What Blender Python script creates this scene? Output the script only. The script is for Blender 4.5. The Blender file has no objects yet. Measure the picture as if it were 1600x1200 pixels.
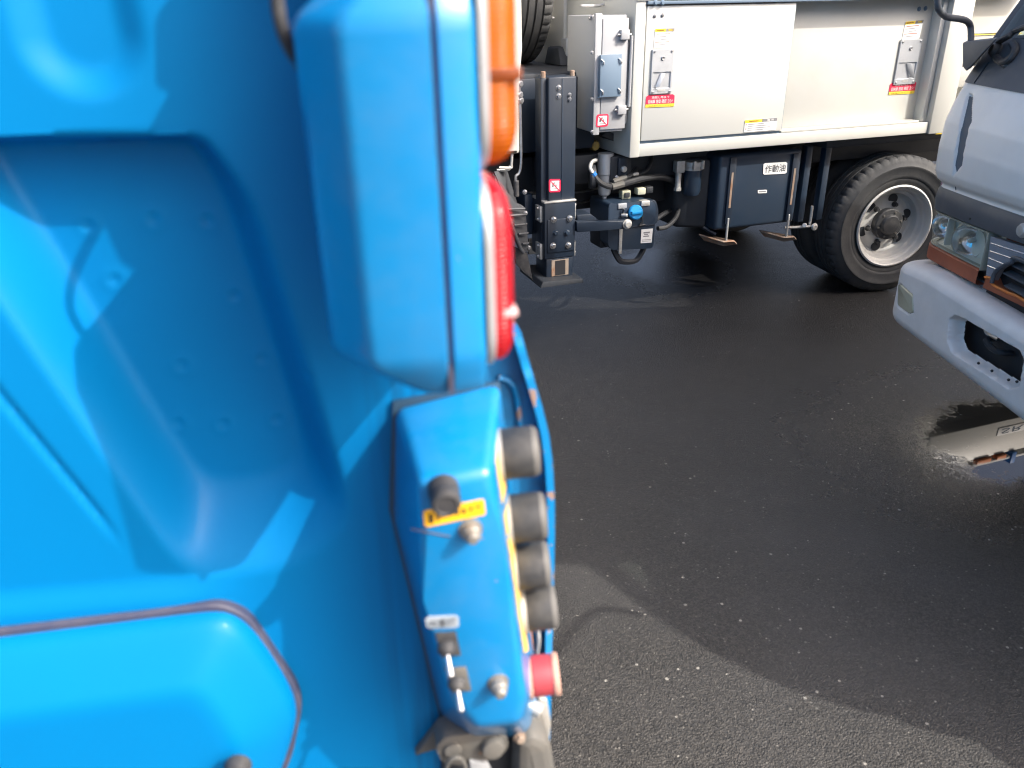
import bpy, bmesh, math, random
from mathutils import Vector, Matrix
random.seed(7)
sc = bpy.context.scene
COL = sc.collection
R_ = math.radians

# ------------------------------------------------------------------ camera
F_PX, PITCH, ROLL, CAM_Z = 1250.0, R_(25.2), 0.02, 1.45
_c, _s = math.cos(PITCH), math.sin(PITCH)
CFW = Vector((0, _c, -_s)); _R0 = Vector((1, 0, 0)); _U0 = Vector((0, _s, _c))
CR = _R0*math.cos(ROLL) - _U0*math.sin(ROLL)
CU = _R0*math.sin(ROLL) + _U0*math.cos(ROLL)
CO = Vector((0, 0, CAM_Z))
cam = bpy.data.cameras.new('camera'); camo = bpy.data.objects.new('camera', cam); COL.objects.link(camo)
m = Matrix.Identity(4)
for i, v in enumerate((CR, CU, -CFW)):
    for j in range(3): m[j][i] = v[j]
m.translation = CO
camo.matrix_world = m
cam.sensor_width = 36; cam.lens = F_PX/1600*36; cam.clip_start = .02; cam.clip_end = 2000
cam.dof.use_dof = True; cam.dof.focus_distance = 4.0; cam.dof.aperture_fstop = 5.0
sc.camera = camo

# ------------------------------------------------------------------ light
SUN_EL = R_(41.5); SUN_H = Vector((.889, -.457))
sun_dir = Vector((SUN_H.x*math.cos(SUN_EL), SUN_H.y*math.cos(SUN_EL), math.sin(SUN_EL)))
w = bpy.data.worlds.new('World'); sc.world = w; w.use_nodes = True
nt = w.node_tree; sky = nt.nodes.new('ShaderNodeTexSky'); sky.sky_type = 'NISHITA'; sky.sun_disc = False
sky.sun_elevation = SUN_EL; sky.sun_rotation = math.atan2(SUN_H.x, SUN_H.y)
sky.air_density = .6; sky.dust_density = 7.0; sky.ozone_density = .5
nt.links.new(sky.outputs[0], nt.nodes['Background'].inputs[0]); nt.nodes['Background'].inputs[1].default_value = .15
sl = bpy.data.lights.new('sun', 'SUN'); sl.energy = 2.0; sl.angle = R_(.6); sl.color = (1, .955, .88)
so = bpy.data.objects.new('sun', sl); COL.objects.link(so)
so.rotation_euler = sun_dir.to_track_quat('Z', 'Y').to_euler(); so.location = (6, -4, 7)
sc.view_settings.view_transform = 'Standard'; sc.view_settings.look = 'None'
sc.view_settings.exposure = 1.3; sc.view_settings.gamma = 1.0; sc.view_settings.use_curve_mapping = False
sc.render.engine = 'CYCLES'; sc.cycles.use_denoising = True; sc.cycles.filter_width = 1.15
sc.cycles.max_bounces = 6; sc.cycles.transparent_max_bounces = 12

# ------------------------------------------------------------------ frames (a truck's own axes: x along its face, y into it, z up)
class Frame:
    def __init__(f, origin, al):
        a = R_(al); f.al = al; f.o = Vector((origin[0], origin[1], 0))
        f.u = Vector((math.sin(a), math.cos(a), 0)); f.d = Vector((-math.cos(a), math.sin(a), 0))
    def at(f, px, py, y=0):
        d = CFW + CR*((px-800)/F_PX) + CU*((600-py)/F_PX)
        q = CO + d*(((f.o + f.d*y - CO).dot(f.d))/d.dot(f.d)) - f.o
        return Vector((q.dot(f.u), y, q.z))
    def empty(f, name):
        o = bpy.data.objects.new(name, None); COL.objects.link(o); o.empty_display_size = .1
        o.location = f.o; o.rotation_euler = (0, 0, R_(90-f.al)); return o

def tag(o, label, cat, group=None):
    o['label'] = label; o['category'] = cat
    if group: o['group'] = group
    return o

# ------------------------------------------------------------------ materials
MATS = {}
def mat(name, col, rough=.5, metal=0, coat=0, var=.12, vscale=6, dirt=None, dirt_amt=0, dscale=9, bump=0, bscale=60, trans=0, spec=.5, chips=None, chip_t=.72, chip_scale=35):
    if name in MATS: return MATS[name]
    M = bpy.data.materials.new(name); M.use_nodes = True; t = M.node_tree; N = t.nodes; L = t.links.new
    b = N['Principled BSDF']; b.inputs['Roughness'].default_value = rough; b.inputs['Metallic'].default_value = metal
    b.inputs['Coat Weight'].default_value = coat; b.inputs['Coat Roughness'].default_value = .06
    b.inputs['Transmission Weight'].default_value = trans; b.inputs['Specular IOR Level'].default_value = spec
    tc = N.new('ShaderNodeTexCoord')
    n1 = N.new('ShaderNodeTexNoise'); n1.inputs['Scale'].default_value = vscale; n1.inputs['Detail'].default_value = 6
    L(tc.outputs['Object'], n1.inputs['Vector'])
    mx = N.new('ShaderNodeMix'); mx.data_type = 'RGBA'
    k0, k1 = 1-var, 1+var*.6
    mx.inputs[6].default_value = (col[0]*k0, col[1]*k0, col[2]*k0, 1); mx.inputs[7].default_value = (min(1, col[0]*k1), min(1, col[1]*k1), min(1, col[2]*k1), 1)
    L(n1.outputs[0], mx.inputs[0]); out = mx.outputs[2]
    def layer(out, color, scale, lo, hi, amt, detail=8):
        n = N.new('ShaderNodeTexNoise'); n.inputs['Scale'].default_value = scale; n.inputs['Detail'].default_value = detail; n.inputs['Roughness'].default_value = .65
        L(tc.outputs['Object'], n.inputs['Vector'])
        r = N.new('ShaderNodeMapRange'); r.inputs[1].default_value = lo; r.inputs[2].default_value = hi; r.inputs[4].default_value = amt
        L(n.outputs[0], r.inputs[0])
        x = N.new('ShaderNodeMix'); x.data_type = 'RGBA'; L(r.outputs[0], x.inputs[0]); L(out, x.inputs[6]); x.inputs[7].default_value = (*color, 1)
        return x.outputs[2], r.outputs[0]
    if dirt: out, _ = layer(out, dirt, dscale, .42, .72, dirt_amt)
    if chips: out, _ = layer(out, chips, chip_scale, chip_t, chip_t+.03, 1, 3)
    L(out, b.inputs['Base Color'])
    rr = N.new('ShaderNodeMapRange'); rr.inputs[3].default_value = max(.02, rough*.8); rr.inputs[4].default_value = min(1, rough*1.25); L(n1.outputs[0], rr.inputs[0]); L(rr.outputs[0], b.inputs['Roughness'])
    if bump:
        n2 = N.new('ShaderNodeTexNoise'); n2.inputs['Scale'].default_value = bscale; n2.inputs['Detail'].default_value = 4; L(tc.outputs['Object'], n2.inputs['Vector'])
        bp = N.new('ShaderNodeBump'); bp.inputs['Strength'].default_value = 1; bp.inputs['Distance'].default_value = bump; L(n2.outputs[0], bp.inputs['Height']); L(bp.outputs[0], b.inputs['Normal'])
    MATS[name] = M; return M

BLUE = mat('blue_paint', (.0, .175, .44), .45, coat=.05, spec=.14, var=.05, vscale=2.5, dirt=(.0, .135, .37), dirt_amt=.2, dscale=5, bump=.0004, bscale=7, chips=(.16, .13, .14), chip_t=.765, chip_scale=45)
BLUE2 = mat('blue_paint_box', (.001, .195, .47), .3, coat=.45, var=.06, vscale=9, dirt=(.06, .2, .4), dirt_amt=.35, dscale=22, bump=.0003, bscale=40, chips=(.22, .2, .18), chip_t=.735, chip_scale=60)
BLUED = mat('blue_paint_grimy', (.006, .17, .42), .5, var=.2, vscale=12, dirt=(.022, .035, .06), dirt_amt=.85, dscale=16, chips=(.25, .17, .13), chip_t=.72, chip_scale=50)
BLUEW = mat('blue_paint_worn_edge', (.001, .2, .48), .35, coat=.3, var=.1, vscale=20, chips=(.3, .2, .16), chip_t=.57, chip_scale=55)
SEAM = mat('dark_sealant', (.05, .055, .1), .6, dirt=(.11, .09, .1), dirt_amt=.6, dscale=30)
RUBBER = mat('black_rubber', (.035, .036, .04), .55, dirt=(.12, .115, .105), dirt_amt=.5, dscale=35, bump=.0003, bscale=120)
CAPGREY = mat('weathered_button_rubber', (.035, .037, .041), .5, dirt=(.12, .115, .105), dirt_amt=.5, dscale=45, bump=.0002, bscale=150)
CAPEND = mat('pale_button_end', (.1, .098, .094), .6, dirt=(.1, .1, .1), dirt_amt=.5, dscale=45)
REDBTN = mat('faded_red_button', (.42, .05, .065), .45, dirt=(.12, .05, .05), dirt_amt=.4, dscale=40)
PINK = mat('worn_pink_rim', (.6, .36, .28), .5, dirt=(.35, .2, .16), dirt_amt=.6, dscale=60)
STEEL = mat('steel_bolt', (.55, .56, .58), .35, 1, dirt=(.25, .2, .15), dirt_amt=.5, dscale=60)
STEELP = mat('pale_zinc', (.62, .62, .6), .45, .6, dirt=(.4, .34, .25), dirt_amt=.5, dscale=50)
NUTG = mat('dull_nut', (.3, .29, .27), .5, .5, dirt=(.16, .13, .1), dirt_amt=.6, dscale=90)
CHROME = mat('chrome', (.85, .86, .88), .16, 1, var=.03)
YELLOW = mat('yellow_label', (.9, .48, .01), .5, dirt=(.6, .33, .05), dirt_amt=.35, dscale=40)
YWORN = mat('worn_yellow_strip', (.8, .5, .1), .6, dirt=(.25, .2, .12), dirt_amt=.8, dscale=90)
INK = mat('black_ink', (.015, .015, .018), .6)
GREYINK = mat('grey_ink', (.22, .22, .23), .6)
LABELW = mat('white_label', (.78, .78, .76), .55, dirt=(.5, .48, .44), dirt_amt=.4, dscale=40)
LABELG = mat('grey_label', (.33, .38, .43), .55, dirt=(.25, .27, .3), dirt_amt=.5, dscale=60)
REDINK = mat('red_sticker', (.72, .02, .07), .5)
YELS = mat('yellow_sticker', (.85, .62, .05), .5)
WHITEB = mat('cream_paint', (.53, .53, .49), .38, coat=.25, var=.03, vscale=3, dirt=(.55, .5, .38), dirt_amt=.18, dscale=4)
WHITED = mat('white_door_paint', (.55, .555, .525), .35, coat=.3, var=.02, vscale=3, dirt=(.6, .58, .5), dirt_amt=.12, dscale=5)
GREYB = mat('cabinet_grey', (.36, .37, .385), .4, var=.04, dirt=(.35, .34, .33), dirt_amt=.25, dscale=8)
GREYBL = mat('cover_blue_grey', (.14, .2, .27), .45, var=.05)
ALU = mat('cast_aluminium', (.52, .54, .56), .42, .5, dirt=(.35, .35, .35), dirt_amt=.3, dscale=30)
NAVY = mat('navy_chassis_paint', (.011, .020, .036), .42, coat=.15, var=.15, dirt=(.025, .03, .037), dirt_amt=.4, dscale=8, chips=(.16, .1, .06), chip_t=.78, chip_scale=30)
NAVYL = mat('navy_tank_paint', (.015, .03, .054), .42, coat=.15, var=.12, dirt=(.04, .047, .055), dirt_amt=.35, dscale=7)
BLACKF = mat('black_frame', (.02, .025, .033), .55, dirt=(.04, .038, .036), dirt_amt=.5, dscale=8)
PLASTIC = mat('dark_grey_plastic', (.055, .06, .068), .5, dirt=(.11, .11, .11), dirt_amt=.4, dscale=10, bump=.0004, bscale=200)
FADED = mat('faded_black_plastic', (.075, .085, .1), .55, dirt=(.15, .15, .15), dirt_amt=.35, dscale=7, bump=.0003, bscale=260)
TYRE = mat('tyre_rubber', (.038, .04, .043), .7, dirt=(.09, .088, .083), dirt_amt=.6, dscale=9, bump=.0005, bscale=90)
RIM = mat('silver_rim', (.58, .575, .55), .45, .1, dirt=(.45, .42, .37), dirt_amt=.35, dscale=12)
HUB = mat('greasy_hub', (.03, .032, .036), .5, dirt=(.09, .085, .08), dirt_amt=.6, dscale=25)
RUSTY = mat('rusty_bracket', (.3, .24, .19), .7, .2, dirt=(.24, .1, .04), dirt_amt=.9, dscale=14)
DUSTY = mat('dusty_steel', (.12, .118, .11), .7, .2, dirt=(.2, .17, .13), dirt_amt=.6, dscale=18, chips=(.3, .16, .08), chip_t=.72, chip_scale=30, bump=.0006, bscale=60)
HOSE = mat('hose_rubber', (.018, .02, .024), .5, dirt=(.05, .05, .05), dirt_amt=.5)
CAPBLUE = mat('blue_cap', (.01, .24, .55), .4)
TAPEB = mat('blue_hose_mark', (.01, .16, .5), .45)
CABW = mat('cab_white_paint', (.84, .81, .77), .42, coat=.15, var=.03, vscale=2, dirt=(.5, .49, .46), dirt_amt=.2, dscale=4)
BUMPW = mat('dull_bumper_white', (.83, .79, .755), .55, var=.04, vscale=3, dirt=(.48, .45, .42), dirt_amt=.3, dscale=7, chips=(.22, .23, .26), chip_t=.77, chip_scale=22)
SILVER = mat('silver_grille_panel', (.36, .38, .43), .35, .4, var=.04)
ORANGE = mat('oxidised_orange_strip', (.4, .11, .05), .5, var=.15, dirt=(.16, .05, .03), dirt_amt=.5, dscale=8)
ORANGEB = mat('bright_orange_edge', (.72, .19, .02), .4)
GLINED = mat('dark_slot', (.02, .06, .11), .5)
MARKR = mat('pale_red_marker', (.45, .2, .2), .3, coat=.4)
FOGL = mat('fogged_lens', (.55, .52, .37), .2, coat=.9, bump=.0012, bscale=160)
BROWN = mat('brown_wire', (.55, .22, .08), .5)

def lens_mat(name, col, tr, em_rib=420):
    M = bpy.data.materials.new(name); M.use_nodes = True; t = M.node_tree; N = t.nodes; L = t.links.new
    b = N['Principled BSDF']; b.inputs['Base Color'].default_value = (*col, 1); b.inputs['Roughness'].default_value = .22
    b.inputs['Coat Weight'].default_value = .7; b.inputs['Coat Roughness'].default_value = .05
    tl = N.new('ShaderNodeBsdfTranslucent'); tl.inputs[0].default_value = (*tr, 1)
    mx = N.new('ShaderNodeMixShader'); mx.inputs[0].default_value = .5; L(b.outputs[0], mx.inputs[1]); L(tl.outputs[0], mx.inputs[2])
    tc = N.new('ShaderNodeTexCoord'); wv = N.new('ShaderNodeTexWave'); wv.bands_direction = 'Z'; wv.inputs['Scale'].default_value = 90; L(tc.outputs['Object'], wv.inputs[0])
    bp = N.new('ShaderNodeBump'); bp.inputs['Distance'].default_value = .0009; L(wv.outputs[0], bp.inputs['Height']); L(bp.outputs[0], b.inputs['Normal']); L(bp.outputs[0], tl.inputs['Normal'])
    L(mx.outputs[0], N['Material Output'].inputs[0]); return M
AMBER = lens_mat('amber_lens', (.62, .16, .002), (.9, .3, .004))
REDL = lens_mat('red_lens', (.55, .015, .03), (.9, .03, .05))

def clear_mat(name, tint, rough=.03, gl=.12):
    M = bpy.data.materials.new(name); M.use_nodes = True; t = M.node_tree; N = t.nodes; L = t.links.new
    N.remove(N['Principled BSDF'])
    tr = N.new('ShaderNodeBsdfTransparent'); tr.inputs[0].default_value = (*tint, 1)
    g = N.new('ShaderNodeBsdfGlossy'); g.inputs['Roughness'].default_value = rough
    fr = N.new('ShaderNodeLayerWeight'); fr.inputs[0].default_value = .35
    mr = N.new('ShaderNodeMapRange'); mr.inputs[3].default_value = gl*.5; mr.inputs[4].default_value = gl*4; L(fr.outputs['Fresnel'], mr.inputs[0])
    mx = N.new('ShaderNodeMixShader'); L(mr.outputs[0], mx.inputs[0]); L(tr.outputs[0], mx.inputs[1]); L(g.outputs[0], mx.inputs[2])
    L(mx.outputs[0], N['Material Output'].inputs[0]); return M
GLASS = clear_mat('windscreen_glass', (.62, .74, .66))
LENSC = clear_mat('headlight_glass', (.93, .94, .91), .1, .1)

# ------------------------------------------------------------------ mesh helpers
def V(*a): return Vector(a)
def part(name, bm, material, parent=None, sharp=32, label=None):
    me = bpy.data.meshes.new(name)
    if isinstance(bm, tuple): me.from_pydata([tuple(v) for v in bm[0]], [], bm[1])
    else:
        bmesh.ops.recalc_face_normals(bm, faces=bm.faces); bm.to_mesh(me); bm.free()
    me.materials.append(material)
    if sharp:
        me.polygons.foreach_set('use_smooth', [True]*len(me.polygons)); me.set_sharp_from_angle(angle=R_(sharp))
    o = bpy.data.objects.new(name, me); COL.objects.link(o)
    if parent: o.parent = parent
    if label: o['label'] = label
    return o
def bevel(bm, edges, off, seg=2):
    if off > 0: bmesh.ops.bevel(bm, geom=edges, offset=off, segments=seg, affect='EDGES', profile=.5, clamp_overlap=True)
def hull8(bm, a, b, bev=0, seg=2):
    """loft between two rings of equal length, capped, bevelled"""
    n = len(a); va = [bm.verts.new(p) for p in a]; vb = [bm.verts.new(p) for p in b]; fs = []
    for i in range(n): fs.append(bm.faces.new((va[i], va[(i+1) % n], vb[(i+1) % n], vb[i])))
    fs.append(bm.faces.new(va)); fs.append(bm.faces.new(vb[::-1]))
    if bev: bevel(bm, list({e for f in fs for e in f.edges}), bev, seg)
    return bm
def box(x0, x1, y0, y1, z0, z1, bev=.004, bm=None, seg=2):
    bm = bm or bmesh.new()
    r = lambda z: [V(x0, y0, z), V(x1, y0, z), V(x1, y1, z), V(x0, y1, z)]
    return hull8(bm, r(z0), r(z1), bev, seg)
def prism(pts, y0, y1, bev=.003, bm=None, seg=2):
    """pts: list of (x,z) or Vectors in the face plane, pushed along y"""
    bm = bm or bmesh.new()
    q = [(p[0], p[2]) if len(p) == 3 else p for p in pts]
    return hull8(bm, [V(x, y0, z) for x, z in q], [V(x, y1, z) for x, z in q], bev, seg)
def slab(pts, vec, bev=.0015, bm=None):
    bm = bm or bmesh.new(); vec = Vector(vec)
    return hull8(bm, [Vector(p) for p in pts], [Vector(p)+vec for p in pts], bev)
def lathe(prof, p, axis, seg=28, bm=None, mod=None):
    """prof: (radius, distance along axis)"""
    bm = bm or bmesh.new(); axis = Vector(axis).normalized(); p = Vector(p)
    e1 = axis.orthogonal().normalized(); e2 = axis.cross(e1); rings = []
    for k, (r, h) in enumerate(prof):
        if r < 1e-6: rings.append([bm.verts.new(p+axis*h)]); continue
        rg = []
        for i in range(seg):
            a = 2*math.pi*i/seg; rr = r + (mod(k, i) if mod else 0)
            rg.append(bm.verts.new(p+axis*h+e1*math.cos(a)*rr+e2*math.sin(a)*rr))
        rings.append(rg)
    for A, B in zip(rings, rings[1:]):
        for i in range(seg):
            j = (i+1) % seg
            if len(A) == 1 and len(B) == 1: continue
            if len(A) == 1: bm.faces.new((A[0], B[j], B[i]))
            elif len(B) == 1: bm.faces.new((A[i], A[j], B[0]))
            else: bm.faces.new((A[i], A[j], B[j], B[i]))
    return bm
def cyl(p, q, r, seg=20, ch=None, bm=None):
    p, q = Vector(p), Vector(q); h = (q-p).length; ch = min(r*.2, h*.2) if ch is None else ch
    return lathe([(0, 0), (r-ch, 0), (r, ch), (r, h-ch), (r-ch, h), (0, h)], p, q-p, seg, bm)
def spline(pts, k=8):
    pts = [Vector(p) for p in pts]; out = []
    for i in range(len(pts)-1):
        a, b, c, d = pts[max(i-1, 0)], pts[i], pts[i+1], pts[min(i+2, len(pts)-1)]
        for j in range(k):
            t = j/k; out.append(.5*((2*b)+(c-a)*t+(2*a-5*b+4*c-d)*t*t+(3*b-a-3*c+d)*t**3))
    return out+[pts[-1]]
def tube(pts, r, seg=10, k=8, bm=None):
    bm = bm or bmesh.new(); P = spline(pts, k) if k else [Vector(p) for p in pts]; rings = []; nrm = None
    for i, p in enumerate(P):
        t = (P[min(i+1, len(P)-1)]-P[max(i-1, 0)]).normalized()
        nrm = t.orthogonal().normalized() if nrm is None else (nrm - t*nrm.dot(t)).normalized()
        b = t.cross(nrm); rings.append([bm.verts.new(p+(nrm*math.cos(2*math.pi*j/seg)+b*math.sin(2*math.pi*j/seg))*r) for j in range(seg)])
    for A, B in zip(rings, rings[1:]):
        for j in range(seg): bm.faces.new((A[j], A[(j+1) % seg], B[(j+1) % seg], B[j]))
    bm.faces.new(rings[0]); bm.faces.new(rings[-1][::-1]); return bm
def rounded(pts, r, k=5):
    out = []; n = len(pts); P = [Vector((p[0], p[2])) if len(p) == 3 else Vector(p) for p in pts]
    for i in range(n):
        p, a, b = P[i], P[i-1], P[(i+1) % n]
        da, db = (a-p), (b-p); rr = min(r, da.length*.45, db.length*.45); A = p+da.normalized()*rr; B = p+db.normalized()*rr
        for j in range(k+1):
            t = j/k; out.append((1-t)**2*A+2*t*(1-t)*p+t*t*B)
    return out
def puff(outline, prof, mapf, bm=None):
    """rings of a closed 2D outline: prof = [(inset, height)], capped at the end; mapf(x, z, h) -> Vector"""
    bm = bm or bmesh.new(); P = [Vector(p) for p in outline]; n = len(P)
    area = sum(P[i].x*P[(i+1) % n].y-P[(i+1) % n].x*P[i].y for i in range(n)); sg = 1 if area > 0 else -1
    nr = []
    for i in range(n):
        t = (P[(i+1) % n]-P[i-1]).normalized(); nr.append(Vector((-t.y, t.x))*sg)
    rings = [[bm.verts.new(mapf(*(P[i]+nr[i]*ins), h)) for i in range(n)] for ins, h in prof]
    for A, B in zip(rings, rings[1:]):
        for i in range(n): bm.faces.new((A[i], A[(i+1) % n], B[(i+1) % n], B[i]))
    bm.faces.new(rings[-1]); return bm
def puffc(poly, prof, mapf, k=.006, rays=300):
    """like puff for a convex outline, with insets that never fold: rings are level lines of a rounded distance"""
    P = [Vector((p[0], p[2])) if len(p) == 3 else Vector(p) for p in poly]; n = len(P); c = sum(P, Vector((0, 0)))/n; E = []
    for i in range(n):
        a, b = P[i], P[(i+1) % n]; t = (b-a).normalized(); nr = Vector((-t.y, t.x)); nr = nr if nr.dot(c-a) > 0 else -nr; E.append((a, nr))
    def f(p):
        d = [(p-a).dot(nr) for a, nr in E]; m_ = min(d); return m_-k*math.log(sum(math.exp(-(x-m_)/k) for x in d))
    bm = bmesh.new(); rings = []
    for ins, h in prof:
        rg = []
        for j in range(rays):
            th = 2*math.pi*j/rays; u = Vector((math.cos(th), math.sin(th))); lo, hi = 0., 1.
            for _ in range(24):
                m_ = (lo+hi)/2
                if f(c+u*m_) > ins: lo = m_
                else: hi = m_
            p = c+u*lo; rg.append(bm.verts.new(mapf(p.x, p.y, h)))
        rings.append(rg)
    for A, B in zip(rings, rings[1:]):
        for i in range(rays): bm.faces.new((A[i], A[(i+1) % rays], B[(i+1) % rays], B[i]))
    bm.faces.new(rings[-1]); return bm
def bolt(parent, p, axis, r=.01, h=.008, material=None, name='bolt', washer=True, hexa=True):
    p = Vector(p); axis = Vector(axis).normalized(); bm = bmesh.new()
    if washer: lathe([(0, 0), (r*1.35, 0), (r*1.35, h*.18), (0, h*.18)], p, axis, 16, bm)
    lathe([(r, h*.18), (r, h*.85), (r*.8, h), (0, h)], p, axis, 6 if hexa else 16, bm)
    return part(name, bm, material or STEEL, parent, 25)
def text(parent, body, c, width, height, material, name='lettering', xdir=None, zdir=None, ndir=None):
    cu = bpy.data.curves.new('txt', 'FONT'); cu.body = body; cu.resolution_u = 2
    o = bpy.data.objects.new('txt', cu); COL.objects.link(o)
    me = bpy.data.meshes.new_from_object(o.evaluated_get(bpy.context.evaluated_depsgraph_get()))
    bpy.data.objects.remove(o)
    xs = [v.co.x for v in me.vertices]; ys = [v.co.y for v in me.vertices]
    if not xs: return None
    x0, x1, y0, y1 = min(xs), max(xs), min(ys), max(ys)
    X = Vector(xdir or (1, 0, 0)); Z = Vector(zdir or (0, 0, 1)); c = Vector(c)
    for v in me.vertices: v.co = c + X*((v.co.x-(x0+x1)/2)/(x1-x0)*width) + Z*((v.co.y-(y0+y1)/2)/(y1-y0)*height)
    me.name = name; me.materials.append(material); q = bpy.data.objects.new(name, me); COL.objects.link(q); q.parent = parent; return q
def bil(c, u, v):  # c = tl, tr, br, bl
    return (c[0]*(1-u)+c[1]*u)*(1-v)+(c[3]*(1-u)+c[2]*u)*v
def sticker(parent, c, name, base, bands=(), out=(0, -1, 0), th=.0012, rnd=.06):
    """flat label on a surface: base plate and printed bands (u0, v0, u1, v1, material) each a hair above the plate"""
    out = Vector(out).normalized()
    k = rnd; uv = [(k, 0), (1-k, 0), (1, k*1.6), (1, 1-k*1.6), (1-k, 1), (k, 1), (0, 1-k*1.6), (0, k*1.6)]
    b = part(name, slab([bil(c, u, v)+out*th for u, v in uv], -out*th*.9, 0), base, parent, 0)
    for i, (u0, v0, u1, v1, mt) in enumerate(bands):
        q = [bil(c, u, v)+out*(th+.0006) for u, v in ((u0, v0), (u1, v0), (u1, v1), (u0, v1))]
        part('print', slab(q, -out*.0005, 0), mt, b, 0)
    return b
def quadpx(f, pts, y): return [f.at(a, b, y) for a, b in pts]
def smooth(t): t = max(0., min(1., t)); return t*t*(3-2*t)
def lerp(a, b, t): return a+(b-a)*t
def interp(x, tab):
    if x <= tab[0][0]: return tab[0][1]
    for (a, b), (c, d) in zip(tab, tab[1:]):
        if x <= c: return lerp(b, d, (x-a)/(c-a))
    return tab[-1][1]
def grid(us, vs, fn):
    vv = [fn(u, v) for v in vs for u in us]; n = len(us)
    return vv, [(j*n+i, j*n+i+1, (j+1)*n+i+1, (j+1)*n+i) for j in range(len(vs)-1) for i in range(n-1)]
def frange(a, b, st):
    n = max(1, int(round((b-a)/st))); return [a+(b-a)*i/n for i in range(n+1)]

# ------------------------------------------------------------------ wheel (outer face at y=0 looking to -y)
def wheel(parent, mtx, r=.364, rr=.217, wd=.2, dual=False, detail=True, name='wheel'):
    W = bpy.data.objects.new(name, None); COL.objects.link(W); W.empty_display_size = .05; W.parent = parent; W.matrix_local = mtx
    seg = 240 if detail else 64; a = (0, 1, 0); z = (0, 0, 0)
    prof = [(rr-.012, .03), (rr+.004, .016), (rr+.02, .006), (rr+.034, .006), (rr+.038, .002), (rr+.05, -.001), (r-.062, -.001), (r-.058, -.004), (r-.05, -.004), (r-.046, 0), (r-.03, .005), (r-.012, .014), (r-.002, .024), (r, .032), (r, .06)]
    for g in (.065, .105, .145): prof += [(r, g-.006), (r-.011, g-.004), (r-.011, g+.003), (r, g+.005)]
    prof += [(r, wd-.03), (r-.012, wd-.014), (r-.05, wd), (rr+.03, wd-.006), (rr-.01, wd-.03)]
    lug = lambda k, i: -.006 if (i % 5 == 0 and 11 <= k <= 14) else 0
    part('tyre', lathe(prof, z, a, seg, None, lug if detail else None), TYRE, W, 40)
    if dual: part('inner_tyre', lathe([(h[0], h[1]+wd+.06) for h in prof], z, a, 80), TYRE, W, 40)
    dp = .105 if dual else .05
    rp = [(rr-.012, .034), (rr-.002, .014), (rr+.002, .004), (rr-.006, 0), (rr-.014, .006), (rr-.02, .03), (rr-.03, .036), (rr-.034, .055), (rr-.05, .06), (rr-.058, dp-.01), (rr-.07, dp-.002), (rr-.1, dp-.012), (.07, dp-.02), (.0, dp-.02)]
    part('rim', lathe(rp, z, a, 64), RIM, W, 30)
    for k in range(6):
        t = 2*math.pi*(k+.3)/6; c = V(math.cos(t)*(rr-.088), dp-.0105, math.sin(t)*(rr-.088))
        part('hand_hole', cyl(c-V(0, .0015, 0), c+V(0, .004, 0), .027, 20, .0005), BLACKF, W)
    hb = part('hub', lathe([(.083, dp-.018), (.083, dp-.05), (.078, dp-.056), (.055, dp-.058), (.05, dp-.07), (.046, dp-.074), (0, dp-.074)], z, a, 28), HUB, W)
    for k in range(6):
        t = 2*math.pi*k/6+.2; bolt(W, (math.cos(t)*.105, dp-.018, math.sin(t)*.105), (0, -1, 0), .011, .026, HUB, 'wheel_nut')
        bolt(W, (math.cos(t)*.066, dp-.057, math.sin(t)*.066), (0, -1, 0), .005, .006, DUSTY, 'hub_bolt')
    return W
def wheel_copy(src, mtx):
    o = src.copy(); COL.objects.link(o); o.matrix_local = mtx
    for ch in src.children:
        c = ch.copy(); COL.objects.link(c); c.parent = o
    return o
def T(x, y, z, rz=0): return Matrix.Translation((x, y, z)) @ Matrix.Rotation(rz, 4, 'Z')

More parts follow.
